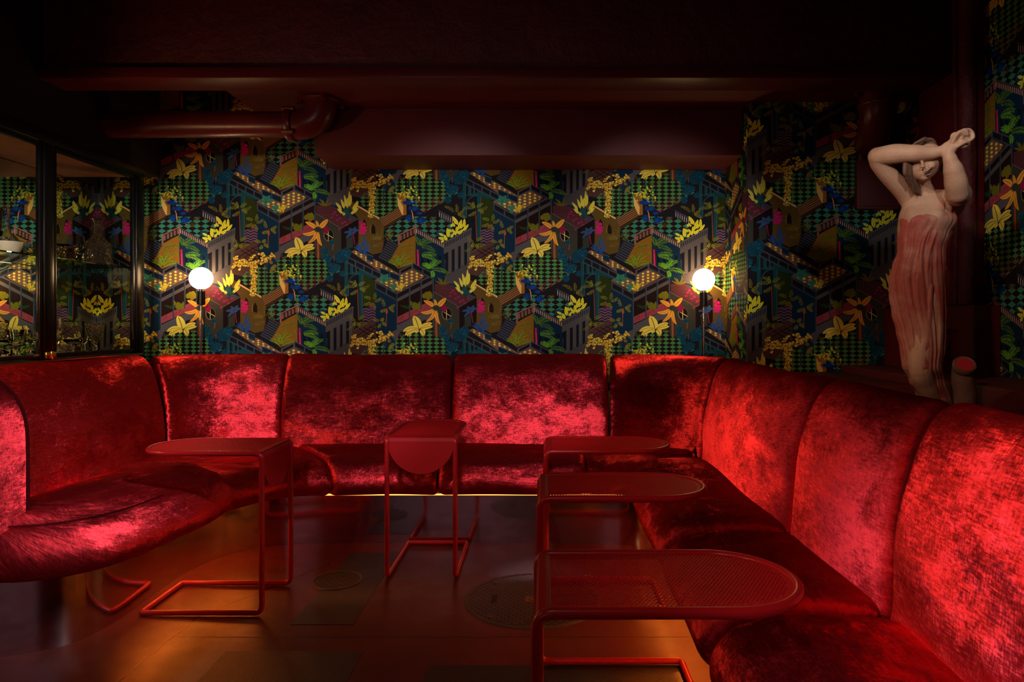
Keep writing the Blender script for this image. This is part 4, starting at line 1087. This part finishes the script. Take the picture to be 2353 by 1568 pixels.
# ------------------------------------------------------------------ display cabinet
XC = -2.30
def yc(px): return XC*F/(px-CX)      # depth of a pixel column on the cabinet front
cab = empty('display_cabinet', (-2.5, 3.3, 0), 'black framed glass display cabinet with glassware on the left', 'cabinet')
m = MB(); m.box(WL+.006, XC, 1.9, 3.92, .0, .935); m.build('base_cupboard', M['black'], cab, bevel=.004)
MB().box(WL+.006, XC+.006, 1.9, 3.925, .935, .958).build('bottom_board', M['black'], cab, bevel=.003)
MB().box(WL+.006, XC-.03, 1.9, 3.90, .958, .961).build('bottom_mirror', M['mirror'], cab, smooth=False)
MB().box(XC+.006, XC+.010, 1.9, 3.90, .948, .954).build('brass_strip', M['brass'], cab)
MB().box(WL+.006, XC-.002, 1.9, 3.92, 1.965, 1.995).build('top_board', M['wood'], cab, bevel=.002)
MB().box(XC-.03, XC+.006, 1.9, 3.925, 1.96, 2.02).build('top_rail', M['black'], cab, bevel=.004)
for y0, y1 in ((3.85, 3.925), (3.14, 3.205), (1.9, 1.94)):
    MB().box(XC-.032, XC+.004, y0, y1, .958, 1.965).build('post', M['black'], cab, bevel=.006)
MB().box(WL+.008, WL+.013, 1.95, WB-.008, .962, 1.962).build('back_mirror', M['mirror'], cab, smooth=False)
MB().box(WL+.03, XC-.03, 3.905, 3.910, .962, 1.962).build('end_pane', M['pane'], cab, smooth=False)
MB().box(WL+.014, WL+.022, 3.18, 3.22, .962, 1.962).build('mirror_joint', M['wood'], cab)
for y0, y1 in ((3.205, 3.85), (1.94, 3.14)):
    d = MB(); 
    d.box(XC-.022, XC-.002, y0, y0+.022, .962, 1.958); d.box(XC-.022, XC-.002, y1-.022, y1, .962, 1.958); d.box(XC-.022, XC-.002, y0+.022, y1-.022, .962, .984); d.box(XC-.022, XC-.002, y0+.022, y1-.022, 1.936, 1.958)
    fr_ = d.build('door', M['black'], cab, bevel=.002)
    pn = MB().box(XC-.014, XC-.010, y0+.02, y1-.02, .982, 1.938).build('door_pane', M['pane'], None, smooth=False)
    pn.parent = fr_; pn.matrix_parent_inverse = Matrix.Translation(cab.location).inverted()
    pn.matrix_parent_inverse = Matrix.Identity(4)
m = MB(); m.box(XC+.004, XC+.016, 3.135, 3.20, .962, .992); m.tube([(XC+.018, 3.168, .958), (XC+.018, 3.168, .995)], .007, 12); m.build('brass_lock', M['brass'], cab, bevel=.002)
MB().box(WL+.03, XC-.035, 1.96, 3.88, 1.434, 1.442).build('glass_shelf', M['shelf'], cab, smooth=False)
# added warm glowing globe on a stem, out of view, to light the glassware
MB().sphere((-2.42, 2.30, 1.22), .045).build('glass_fill_globe', emis('glass_fill_glow', (1, .5, .22, 1), 260), cab)
MB().tube([(-2.42, 2.30, .96), (-2.42, 2.30, 1.18)], .008).build('fill_globe_stem', M['brass'], cab)

# glassware: profiles are (radius, height) in units of the piece's height
def gl(name, label, px, z, h, prof, mat, X=-2.48, cat=None, n=32, grp=None):
    D = X*F/(px-CX)
    m = MB().lathe([(max(.0004, r*h), q*h) for r, q in prof], (0, 0, 0), n, cap=True)
    o = m.build(name, M[mat], None, angle=70); o.location = (X, D, z)
    tag(o, label, cat or name.replace('_', ' '), grp); return o
TUMB = [(0, 0), (.36, 0), (.40, .03), (.45, 1.0), (.42, 1.0), (.37, .14), (0, .12)]
GOB = [(0, 0), (.24, 0), (.24, .02), (.07, .05), (.06, .12), (.09, .17), (.06, .22), (.05, .30), (.09, .36), (.19, .46), (.23, .62), (.30, 1.0), (.285, 1.0), (.21, .62), (.165, .47), (0, .40)]
COUPE = [(0, 0), (.34, 0), (.34, .02), (.06, .06), (.05, .45), (.10, .55), (.45, .72), (.58, 1.0), (.56, 1.0), (.43, .75), (.08, .60), (0, .58)]
FLUTE = [(0, 0), (.14, 0), (.14, .015), (.03, .04), (.03, .3), (.09, .42), (.13, .7), (.14, 1), (.13, 1), (.12, .7), (.08, .44), (0, .36)]
DEC = [(0, 0), (.27, 0), (.285, .02), (.26, .38), (.245, .47), (.12, .60), (.07, .68), (.055, .92), (.10, 1.0), (.09, 1.0), (.045, .92), (.06, .68), (.11, .58), (.23, .46), (.245, .38), (.265, .05), (0, .04)]
CAR = [(0, 0), (.26, 0), (.28, .03), (.29, .25), (.22, .42), (.11, .52), (.09, .6), (.09, 1.0), (.08, 1.0), (.08, .6), (.10, .51), (.21, .40), (.275, .25), (.26, .04), (0, .03)]
BOWL = [(0, 0), (.55, 0), (.58, .05), (.80, .35), (.95, .75), (1.0, 1.0), (.96, 1.0), (.90, .72), (.75, .36), (.5, .12), (0, .10)]
SNIF = [(0, 0), (.26, 0), (.26, .02), (.05, .05), (.05, .28), (.12, .34), (.32, .52), (.35, .70), (.27, 1.0), (.26, 1.0), (.335, .70), (.305, .53), (0, .37)]
zs, zb = 1.4425, .9615
gl('bowl', 'cream opaque bowl on the glass shelf at the left picture edge', 19, zs, .060, BOWL, 'porcelain')
gl('carafe', 'tall narrow-necked carafe on the shelf behind the cream bowl', 10, zs, .24, CAR, 'glass', X=-2.62)
gl('tumbler', 'clear glass tumbler on the shelf right of the cream bowl', 72, zs, .078, [(a*1.3, b) for a, b in TUMB], 'glass')
gl('tumbler', 'cut glass tumbler on the shelf beside the cabinet post', 158, zs, .075, [(a*1.25, b) for a, b in TUMB], 'cut', X=-2.44)
gl('coupe_glass', 'stemmed coupe on the shelf just right of the cabinet post', 134, zs, .11, COUPE, 'glass', X=-2.64)
gl('snifter_glass', 'round stemmed glass on the shelf left of the decanter', 172, zs, .15, SNIF, 'glass', X=-2.52)
gl('decanter', 'cut glass decanter with flared lip on the shelf', 224, zs, .255, DEC, 'cut', X=-2.45)
gl('goblet', 'tall flared goblet on the cabinet floor in the left pane', 37, zb, .135, GOB, 'glass', X=-2.46)
gl('coupe_glass', 'wide coupe on the cabinet floor at the left picture edge', 4, zb, .085, COUPE, 'glass', X=-2.64)
gl('tumbler', 'low tumbler on the cabinet floor in front of the flared goblet', 12, zb, .050, [(a*1.3, b) for a, b in TUMB], 'glass', X=-2.40)
gl('tumbler', 'small shot tumbler on the cabinet floor near the cabinet lock', 78, zb, .038, [(a*1.1, b) for a, b in TUMB], 'glass')
gl('tumbler', 'small thick cut tumbler on the cabinet floor right beside the middle post', 93, zb, .058, TUMB, 'cut')
gl('flute_glass', 'slim flute on the cabinet floor just right of the middle post', 132, zb, .19, FLUTE, 'glass', X=-2.46)
gl('coupe_glass', 'wide coupe on the cabinet floor left of the tall goblet', 168, zb, .080, COUPE, 'glass')
gl('tumbler', 'cut tumbler on the cabinet floor between flute and coupe', 150, zb, .06, TUMB, 'cut', X=-2.42)
gl('goblet', 'tall cut goblet on the cabinet floor in the right pane', 218, zb, .165, GOB, 'cut', X=-2.48)
gl('goblet', 'clear goblet on the cabinet floor behind and left of the cut goblet', 192, zb, .15, GOB, 'glass', X=-2.60)
# ------------------------------------------------------------------ statue
SD = 2.55
def Q(x, y, d=0.0):
    "pixel on the statue's plane, moved d metres away from the viewer"
    p = P(x, y, SD); return V((p.x, p.y+d, p.z))
K = SD/F
def solid(parts_fn, name, mat, parent, voxel=.0042, it=5, fac=.5):
    m = MB(); parts_fn(m)
    me = m.mesh(name)
    bm = bmesh.new(); bm.from_mesh(me); bmesh.ops.recalc_face_normals(bm, faces=bm.faces); bm.to_mesh(me); bm.free()
    o = bpy.data.objects.new('tmp', me); COL.objects.link(o)
    r = o.modifiers.new('r', 'REMESH'); r.mode = 'VOXEL'; r.voxel_size = voxel; r.use_smooth_shade = True
    s = o.modifiers.new('s', 'SMOOTH'); s.iterations = it; s.factor = fac
    bpy.context.view_layer.update(); dg = bpy.context.evaluated_depsgraph_get()
    me2 = bpy.data.meshes.new_from_object(o.evaluated_get(dg)); bpy.data.objects.remove(o)
    me2.name = name
    for p in me2.polygons: p.use_smooth = True
    me2.materials.clear(); me2.materials.append(mat)
    o = bpy.data.objects.new(name, me2); COL.objects.link(o)
    o.parent = parent; o.matrix_parent_inverse = Matrix.Translation(parent.location).inverted()
    return o
def limb(m, pts, n=16):
    "pts: (px, py, d, radius px)"
    cs = catmull([Q(a, b, c) for a, b, c, r in pts], 6*(len(pts)-1)); k = len(pts)-1
    rs = catmull([V((r, 0, 0)) for a, b, c, r in pts], 6*k)
    # keep radii in step with arc length
    Ls = [0]
    for i in range(1, len(pts)): Ls.append(Ls[-1]+(Q(*pts[i][:3])-Q(*pts[i-1][:3])).length)
    R_ = []
    for i in range(len(cs)):
        s = Ls[-1]*i/(len(cs)-1); j = 0
        while j < len(Ls)-2 and Ls[j+1] < s: j += 1
        t = (s-Ls[j])/max(1e-6, Ls[j+1]-Ls[j]); t = t*t*(3-2*t); R_.append((pts[j][3]*(1-t)+pts[j+1][3]*t)*K)
    m.tube(cs, R_, n)
    for e in (0, -1): m.sphere(cs[e], R_[e], n=14, m=8)
def stack(m, secs, n=28, fold=None):
    "horizontal sections (py, cx, half width px, half depth px, d)"
    rings = []
    q = catmull([V((a, b, 0)) for a, b, *_ in secs], 5*(len(secs)-1))
    for i in range(5*(len(secs)-1)+1):
        j = min(len(secs)-2, i//5); t = i/5-j; t2 = t*t*(3-2*t)
        s = [secs[j][k]*(1-t2)+secs[j+1][k]*t2 for k in range(5)]; y = secs[j][0]*(1-t)+secs[j+1][0]*t
        ring = []
        for k in range(n):
            a = 2*PI*k/n; f = fold(a, y) if fold else 0
            ring.append(Q(s[1]+(s[2]+f)*math.cos(a), y, s[4]+(s[3]+f)*K*math.sin(a)))
        rings.append(ring)
    m.rings(rings)
st = empty('statue', Q(2140, 1067), 'pale stone woman in a red-washed gown shielding her face with crossed arms', 'statue')
def body(m):
    stack(m, [(438, 2140, 30, 20, .0), (450, 2140, 50, 28, 0), (470, 2135, 60, 36, 0), (500, 2124, 58, 42, -.005), (530, 2119, 54, 40, 0), (560, 2117, 46, 34, 0), (582, 2114, 44, 34, 0), (610, 2110, 52, 40, 0), (640, 2107, 57, 44, 0), (670, 2106, 57, 44, 0), (700, 2108, 50, 40, 0)])
    m.sphere(Q(2089, 505, -.022), 21*K, 22*K, 30*K); m.sphere(Q(2130, 506, -.05), 22*K, 22*K, 23*K)
    # neck
    limb(m, [(2128, 450, 0, 23), (2112, 425, -.02, 18), (2104, 405, -.045, 18)])
    # legs
    limb(m, [(2124, 670, -.02, 36), (2112, 740, -.035, 35), (2098, 800, -.055, 30), (2095, 845, -.06, 25), (2118, 885, -.03, 23), (2148, 935, 0, 20), (2160, 1000, .02, 15), (2165, 1045, .02, 13)])
    limb(m, [(2092, 665, .02, 38), (2096, 730, .02, 33), (2104, 800, .0, 27), (2112, 850, 0, 22), (2140, 910, .04, 20), (2150, 990, .05, 15), (2155, 1045, .05, 13)])
    for dx, dd in ((0, -.02), (-18, .03)):
        limb(m, [(2165+dx, 1050, dd+.03, 13), (2150+dx, 1058, dd-.03, 11), (2138+dx, 1062, dd-.07, 7)])
    # viewer's left arm: shoulder, raised elbow, forearm across the brow
    limb(m, [(2096, 462, .01, 22), (2076, 440, 0, 21), (2040, 408, -.015, 20), (2012, 382, -.03, 19), (2001, 367, -.045, 18)])
    limb(m, [(2002, 366, -.045, 20), (2030, 366, -.08, 22), (2062, 370, -.115, 19), (2090, 373, -.14, 14.5), (2108, 371, -.155, 11.5), (2120, 362, -.16, 11)])
    # viewer's right arm: shoulder behind, elbow towards us, forearm upright
    limb(m, [(2196, 462, .02, 26), (2190, 452, -.02, 28), (2172, 455, -.08, 27), (2154, 460, -.125, 22)])
    limb(m, [(2152, 459, -.13, 22.5), (2141, 440, -.15, 23), (2130, 415, -.165, 20), (2121, 392, -.17, 14.5), (2118, 377, -.17, 11.5), (2126, 364, -.17, 12)])
    m.sphere(Q(2196, 470, .03), 30*K, 30*K, 26*K)
    # hands clasped above the wrist: two palms, curled fingers side by side, two thumbs
    m.sphere(Q(2137, 347, -.170), 17*K, 13*K, 12*K, rot=Matrix.Rotation(.75, 3, 'Y'))
    m.sphere(Q(2128, 359, -.168), 13*K, 12*K, 15*K, rot=Matrix.Rotation(.4, 3, 'Y'))
    for i in range(4):                                # the upper hand: knuckles at the top, tips tucked in on the right
        d = -.188+i*.0095; o = i*1.6
        limb(m, [(2140+o, 345-o, d, 4.8), (2150+o, 332+o*.4, d-.001, 4.9), (2160+o*.6, 336+o*.8, d, 4.5), (2163-o*.4, 347+o*.5, d-.001, 4.1), (2156-o*.5, 354, d, 3.5)], 12)
    m.sphere(Q(2152, 345, -.172), 10*K, 14*K, 11*K)
    for i in range(4):                                # the lower hand: fingers wrap over the back of the other
        o = i*5.6
        limb(m, [(2121+o*.55, 357-o*.75, -.184, 4.4), (2124+o*.75, 345-o*.55, -.194, 4.3), (2131+o*.75, 337-o*.25, -.199, 3.9), (2139+o*.55, 341+o*.1, -.197, 3.4)], 12)
    limb(m, [(2124, 369, -.180, 5.4), (2134, 363, -.192, 4.9), (2144, 358, -.196, 4.4), (2151, 359, -.194, 3.6)], 12)
    limb(m, [(2140, 364, -.170, 5), (2150, 364, -.178, 4.4), (2157, 360, -.180, 3.6)], 12)
    # head tipped forward and to the left
    rt = Matrix.Rotation(.42, 3, 'Y') @ Matrix.Rotation(.30, 3, 'X')
    hc = Q(2101, 383, -.062)
    m.sphere(hc, 34*K, 42*K, 44*K, 26, 18, rt)
    m.sphere(Q(2091, 404, -.082), 20*K, 24*K, 22*K, 20, 12, rt)      # jaw
    m.sphere(Q(2090, 421, -.098), 8.5*K, 9*K, 7*K)                   # chin
    limb(m, [(2076, 384, -.122, 3.0), (2075, 394, -.130, 3.2), (2074, 402, -.137, 3.9)], 10)   # nose
    m.sphere(Q(2071, 403, -.131), 2.6*K); m.sphere(Q(2078, 404, -.132), 2.6*K)
    m.sphere(Q(2098, 396, -.122), 9*K, 7*K, 9*K)                     # cheek
    m.sphere(Q(2066, 386, -.108), 5*K, 4*K, 3.5*K); m.sphere(Q(2086, 386, -.122), 6*K, 4*K, 3.5*K)   # lids under the arm
    limb(m, [(2080, 412, -.128, 1.8), (2086, 409, -.132, 2.4), (2095, 402, -.129, 1.8)], 8)    # upper lip
    limb(m, [(2086, 419, -.122, 2.0), (2092, 416.5, -.125, 2.7), (2098, 409, -.122, 2.0)], 8)    # lower lip
    m.sphere(Q(2128, 392, -.055), 6*K, 5*K, 9*K)                     # ear
solid(body, 'body', M['stone_skin'], st, .0030, 3, .5)
o = MB(); limb(o, [(2083, 416.5, -.1265, 1.8), (2089, 413.2, -.1285, 3.1), (2096, 406.3, -.127, 1.8)], 8); o.build('open_mouth', M['stone_dark'], st)
def hair(m):
    rt = Matrix.Rotation(.42, 3, 'Y') @ Matrix.Rotation(.30, 3, 'X')
    m.sphere(Q(2105, 376, -.048), 36*K, 43*K, 42*K, 26, 18, rt)
    R = random.Random(3)
    for k in range(9):                                # ridges over the crown
        a = k/8; limb(m, [(2060+a*8, 356-a*10, -.085-.02*a, 3), (2082+a*10, 341-a*6, -.10, 4), (2112, 336+a*3, -.085+.06*a, 4.5), (2140, 352+a*5, -.04+.05*a, 4)], 8)
    for k in range(11):                               # locks falling on the left
        x = 2047+k*3.6; l = R.uniform(30, 50)+k*1.8
        limb(m, [(x+14-k, 372, -.07, 4.5), (x+2, 388, -.095+.003*k, 5), (x+R.uniform(-4, 2), 398+l*.35, -.10+.004*k, 4.6), (x+6+k*.5, 392+l*.75, -.09+.004*k, 4), (x+9+k, 392+l, -.08+.004*k, 2)], 8)
    for k in range(16):                               # wavy mass on the right
        a = R.uniform(0, 1); x0, y0 = 2148+a*22, 368+R.uniform(0, 34)
        limb(m, [(2128+a*14, 370+R.uniform(-6, 12), -.03, 7), (x0, y0, -.035+R.uniform(-.03, .03), 7), (x0+14, y0+R.uniform(4, 14), -.03+R.uniform(-.03, .02), 6), (2190+R.uniform(-8, 8), 398+R.uniform(0, 26), -.01, 3)], 8)
solid(hair, 'hair', M['stone_hair'], st, .0028, 1, .5)
def fold(a, y):
    g = min(1, max(.25, (y-470)/120)); t = (y-600)/300
    v = 3.4*math.sin(9*a+1.4*math.sin(y*.013)+t*2.0)+2.4*math.sin(17*a-t*3.1+1.1)+1.6*math.sin(5*a+y*.02)
    v = -abs(v)*1.0+2.2
    return v*g*(1.0 if y < 820 else 1.3)
def cloth(m):
    stack(m, [(484, 2133, 60, 36, .0), (510, 2129, 63, 48, -.008), (540, 2122, 56, 45, 0), (575, 2117, 50, 40, 0), (610, 2111, 57, 45, 0), (640, 2107, 61, 50, 0), (680, 2107, 61, 50, -.005), (720, 2108, 57, 49, -.012), (760, 2109, 51, 47, -.022), (800, 2108, 45, 43, -.034), (840, 2106, 39, 41, -.036), (875, 2126, 36, 36, -.01), (920, 2154, 32, 32, .01), (1000, 2168, 34, 34, .03), (1040, 2170, 36, 36, .03)], 110, fold)
    m.sphere(Q(2133, 509, -.047), 24*K, 24*K, 26*K)
    # soft folds gathered towards the right shoulder, thick folds down the front
    limb(m, [(2108, 535, -.070, 3), (2112, 505, -.063, 4), (2122, 478, -.051, 4), (2134, 460, -.040, 3)], 8)
    limb(m, [(2126, 545, -.066, 4), (2134, 510, -.070, 6), (2142, 482, -.052, 10), (2150, 464, -.035, 11)], 10)
    limb(m, [(2148, 540, -.055, 6), (2158, 500, -.050, 9), (2164, 472, -.038, 11)], 10)
    for pts in ([(2116, 520, -0.074, 3.5), (2100, 555, -0.067, 4), (2092, 600, -0.069, 4.5), (2094, 650, -0.075, 4), (2104, 700, -0.074, 3)],
                [(2124, 540, -0.073, 3.5), (2112, 580, -0.067, 4.5), (2104, 625, -0.073, 5), (2106, 665, -0.077, 4), (2108, 720, -0.075, 3.5)],
                [(2128, 660, -0.074, 3), (2132, 720, -0.077, 4.5), (2130, 780, -0.077, 4.5), (2122, 830, -0.074, 3.5)],
                [(2142, 690, -0.059, 3.5), (2144, 740, -0.064, 4.5), (2140, 800, -0.061, 5), (2134, 850, -0.047, 4)],
                [(2152, 700, -0.034, 4), (2154, 760, -0.039, 5), (2148, 815, -0.037, 5), (2144, 870, -0.019, 4)],
                [(2112, 660, -0.079, 5), (2104, 730, -0.085, 7), (2096, 790, -0.089, 9), (2092, 838, -0.087, 11)]):
        limb(m, pts, 10)
    # fan of cloth on the right hip side
    for k in range(7):
        a = k/6
        limb(m, [(2152+a*10, 478+a*4, -.040+.045*a, 7), (2160+a*18, 508, -.042+.05*a, 6), (2163+a*26, 535-a*2, -.036+.05*a, 5), (2154+a*36, 580-a*40, -.026+.05*a, 3)], 10)
solid(cloth, 'gown', M['stone_cloth'], st, .0027, 1, .4)
def stump(m):
    limb(m, [(2190, 850, -.055, 21), (2193, 872, -.05, 23), (2206, 910, -.03, 24), (2214, 980, 0, 28), (2214, 1050, .02, 34)], 24)
    limb(m, [(2210, 1040, 0, 24), (2225, 1062, -.02, 14)], 12)
solid(stump, 'tree_stump', M['stone_hair'], st, .004, 1, .3)
# red cut face of the stump, tipped towards the viewer
nrm = (V((-.15, -.72, .68))).normalized(); qr = nrm.to_track_quat('Z', 'Y').to_matrix(); c0 = Q(2190, 850, -.055)+nrm*.036
m = MB(); m.rings([[c0+qr @ V((r*K*math.cos(a*PI/16), r*K*math.sin(a*PI/16), h)) for a in range(32)] for r, h in ((20, -.034), (23, -.018), (24, -.004), (21.5, .004), (18.5, .001), (18, .0015))]); m.build('cut_rim', M['stone_hair'], st)
m = MB(); m.rings([[c0+qr @ V((r*K*math.cos(a*PI/16), r*K*math.sin(a*PI/16), h)) for a in range(32)] for r, h in ((18, -.002), (18, .0022), (.5, .0035))]); m.build('cut_face', M['stone_red'], st)
o = MB().box(1.30, 1.60, 2.36, 2.76, .0, .570).build('statue_plinth', M['maroon_flat'], None, bevel=.01); tag(o, 'plain maroon block under the statue behind the right bench', 'plinth')
# ------------------------------------------------------------------ light
def spot(name, loc, to, power, angle, blend=.6, col=(1, .8, .7), r=.03):
    l = bpy.data.lights.new(name, 'SPOT'); l.energy = power; l.spot_size = math.radians(angle); l.spot_blend = blend; l.color = col; l.shadow_soft_size = r
    o = bpy.data.objects.new(name, l); COL.objects.link(o); o.location = loc
    o.rotation_euler = (V(to)-V(loc)).to_track_quat('-Z', 'Y').to_euler(); return o
def area(name, loc, to, power, sx, sy, col=(1, .8, .7), spread=180):
    l = bpy.data.lights.new(name, 'AREA'); l.shape = 'RECTANGLE'; l.size = sx; l.size_y = sy; l.energy = power; l.color = col; l.spread = math.radians(spread)
    o = bpy.data.objects.new(name, l); COL.objects.link(o); o.location = loc
    o.rotation_euler = (V(to)-V(loc)).to_track_quat('-Z', 'Y').to_euler(); return o
WARM, PINK = (1, .62, .42), (1, .74, .74)
WHITE = (1, .95, .88); PINK = (1, .85, 1.0); WARM = (1, .45, .24)
for x in (-1.75, -.55, .65):
    spot('spot_wall', (x*.6, .5, 1.95), (x, WB, 1.48), 205, 25, .8, WHITE, .05)
spot('spot_wall', (.9, .6, 2.1), (1.60, WN, 1.45), 34, 24, .9, WHITE, .05)
spot('spot_wall', (.2, 1.2, 2.4), (WR, 2.9, 1.75), 40, 26, .9, WHITE, .05)
for x, e in ((-1.72, 165), (-.95, 135), (-.05, 175)):
    spot('spot_back', (x*.6, .3, 1.7), (x, 3.9, .60), e, 19, 1, PINK, .06)
for y, e in ((3.2, 90), (2.3, 50), (1.4, 50)):
    spot('spot_right', (-1.5, .4+y*.2, 2.0), (.9, y, .62), e, 27, 1, WARM, .06)
spot('spot_near', (-.6, -.2, 1.6), (.9, 1.25, .55), 60, 30, 1, PINK, .06)
spot('spot_left', (.5, .9, 2.3), (-1.75, 2.5, .42), 170, 26, 1, PINK, .05)
spot('spot_left_warm', (-1.7, 1.6, 2.6), (-2.15, 3.0, .92), 120, 30, .9, WARM, .05)
spot('spot_right_warm', (.2, .1, 2.6), (.97, 1.22, .93), 90, 20, .9, WARM, .05)
spot('spot_left_end', (-.7, .3, 1.7), (-1.9, 2.25, .60), 32, 24, .8, PINK)
spot('spot_table', (-.2, .2, 1.9), (-.54, 3.0, .52), 110, 10, .8, (1, .8, .75), .04)  # added to brighten the centre table's apron
spot('spot_table', (-.2, .2, 2.4), (.25, 1.9, .63), 12, 44, 1, (1, .7, .6), .04)  # added to brighten the table tops on the right
spot('spot_statue', (-.2, .9, 2.2), (1.45, 2.55, 1.40), 46, 30, .9, (1, .66, .46))
area('rear_fill', (-1.2, -2.2, 1.4), (-1.2, 2.0, .6), 3, 1.6, .9, (1, .52, .66))  # added pink fill behind the camera, lifts the left plinth and front floor
spot('spot_beam', (-.9, .6, 1.6), (-.3, 3.2, 2.5), 11, 66, 1, (1, .8, .8), .05)  # added uplight that brightens the beam and soffit
spot('spot_wall', (-1.5, .9, 1.9), (-2.55, WB, 1.45), 190, 20, .8, WHITE, .05)  # added to brighten the paper seen through the cabinet panes
w = bpy.data.worlds.new('world'); SC.world = w; w.use_nodes = True
w.node_tree.nodes['Background'].inputs[0].default_value = (.02, .004, .004, 1); w.node_tree.nodes['Background'].inputs[1].default_value = 1.0

cam = bpy.data.cameras.new('camera'); co = bpy.data.objects.new('camera', cam); COL.objects.link(co)
cam.sensor_width = 36.0; cam.lens = F/2353*36; cam.shift_x = -(CX-1176.5)/2353; cam.shift_y = -(784-CY)/2353; cam.clip_start = .05
co.location = (0, 0, H); co.rotation_euler = (PI/2, 0, 0)
SC.camera = co
SC.view_settings.view_transform = 'Standard'; SC.view_settings.look = 'None'; SC.view_settings.gamma = 1.0; SC.view_settings.exposure = 0.0
SC.view_settings.use_curve_mapping = False
SC.cycles.use_denoising = True
SC.cycles.use_adaptive_sampling = True; SC.cycles.adaptive_threshold = .025
SC.cycles.max_bounces = 8; SC.cycles.transparent_max_bounces = 16
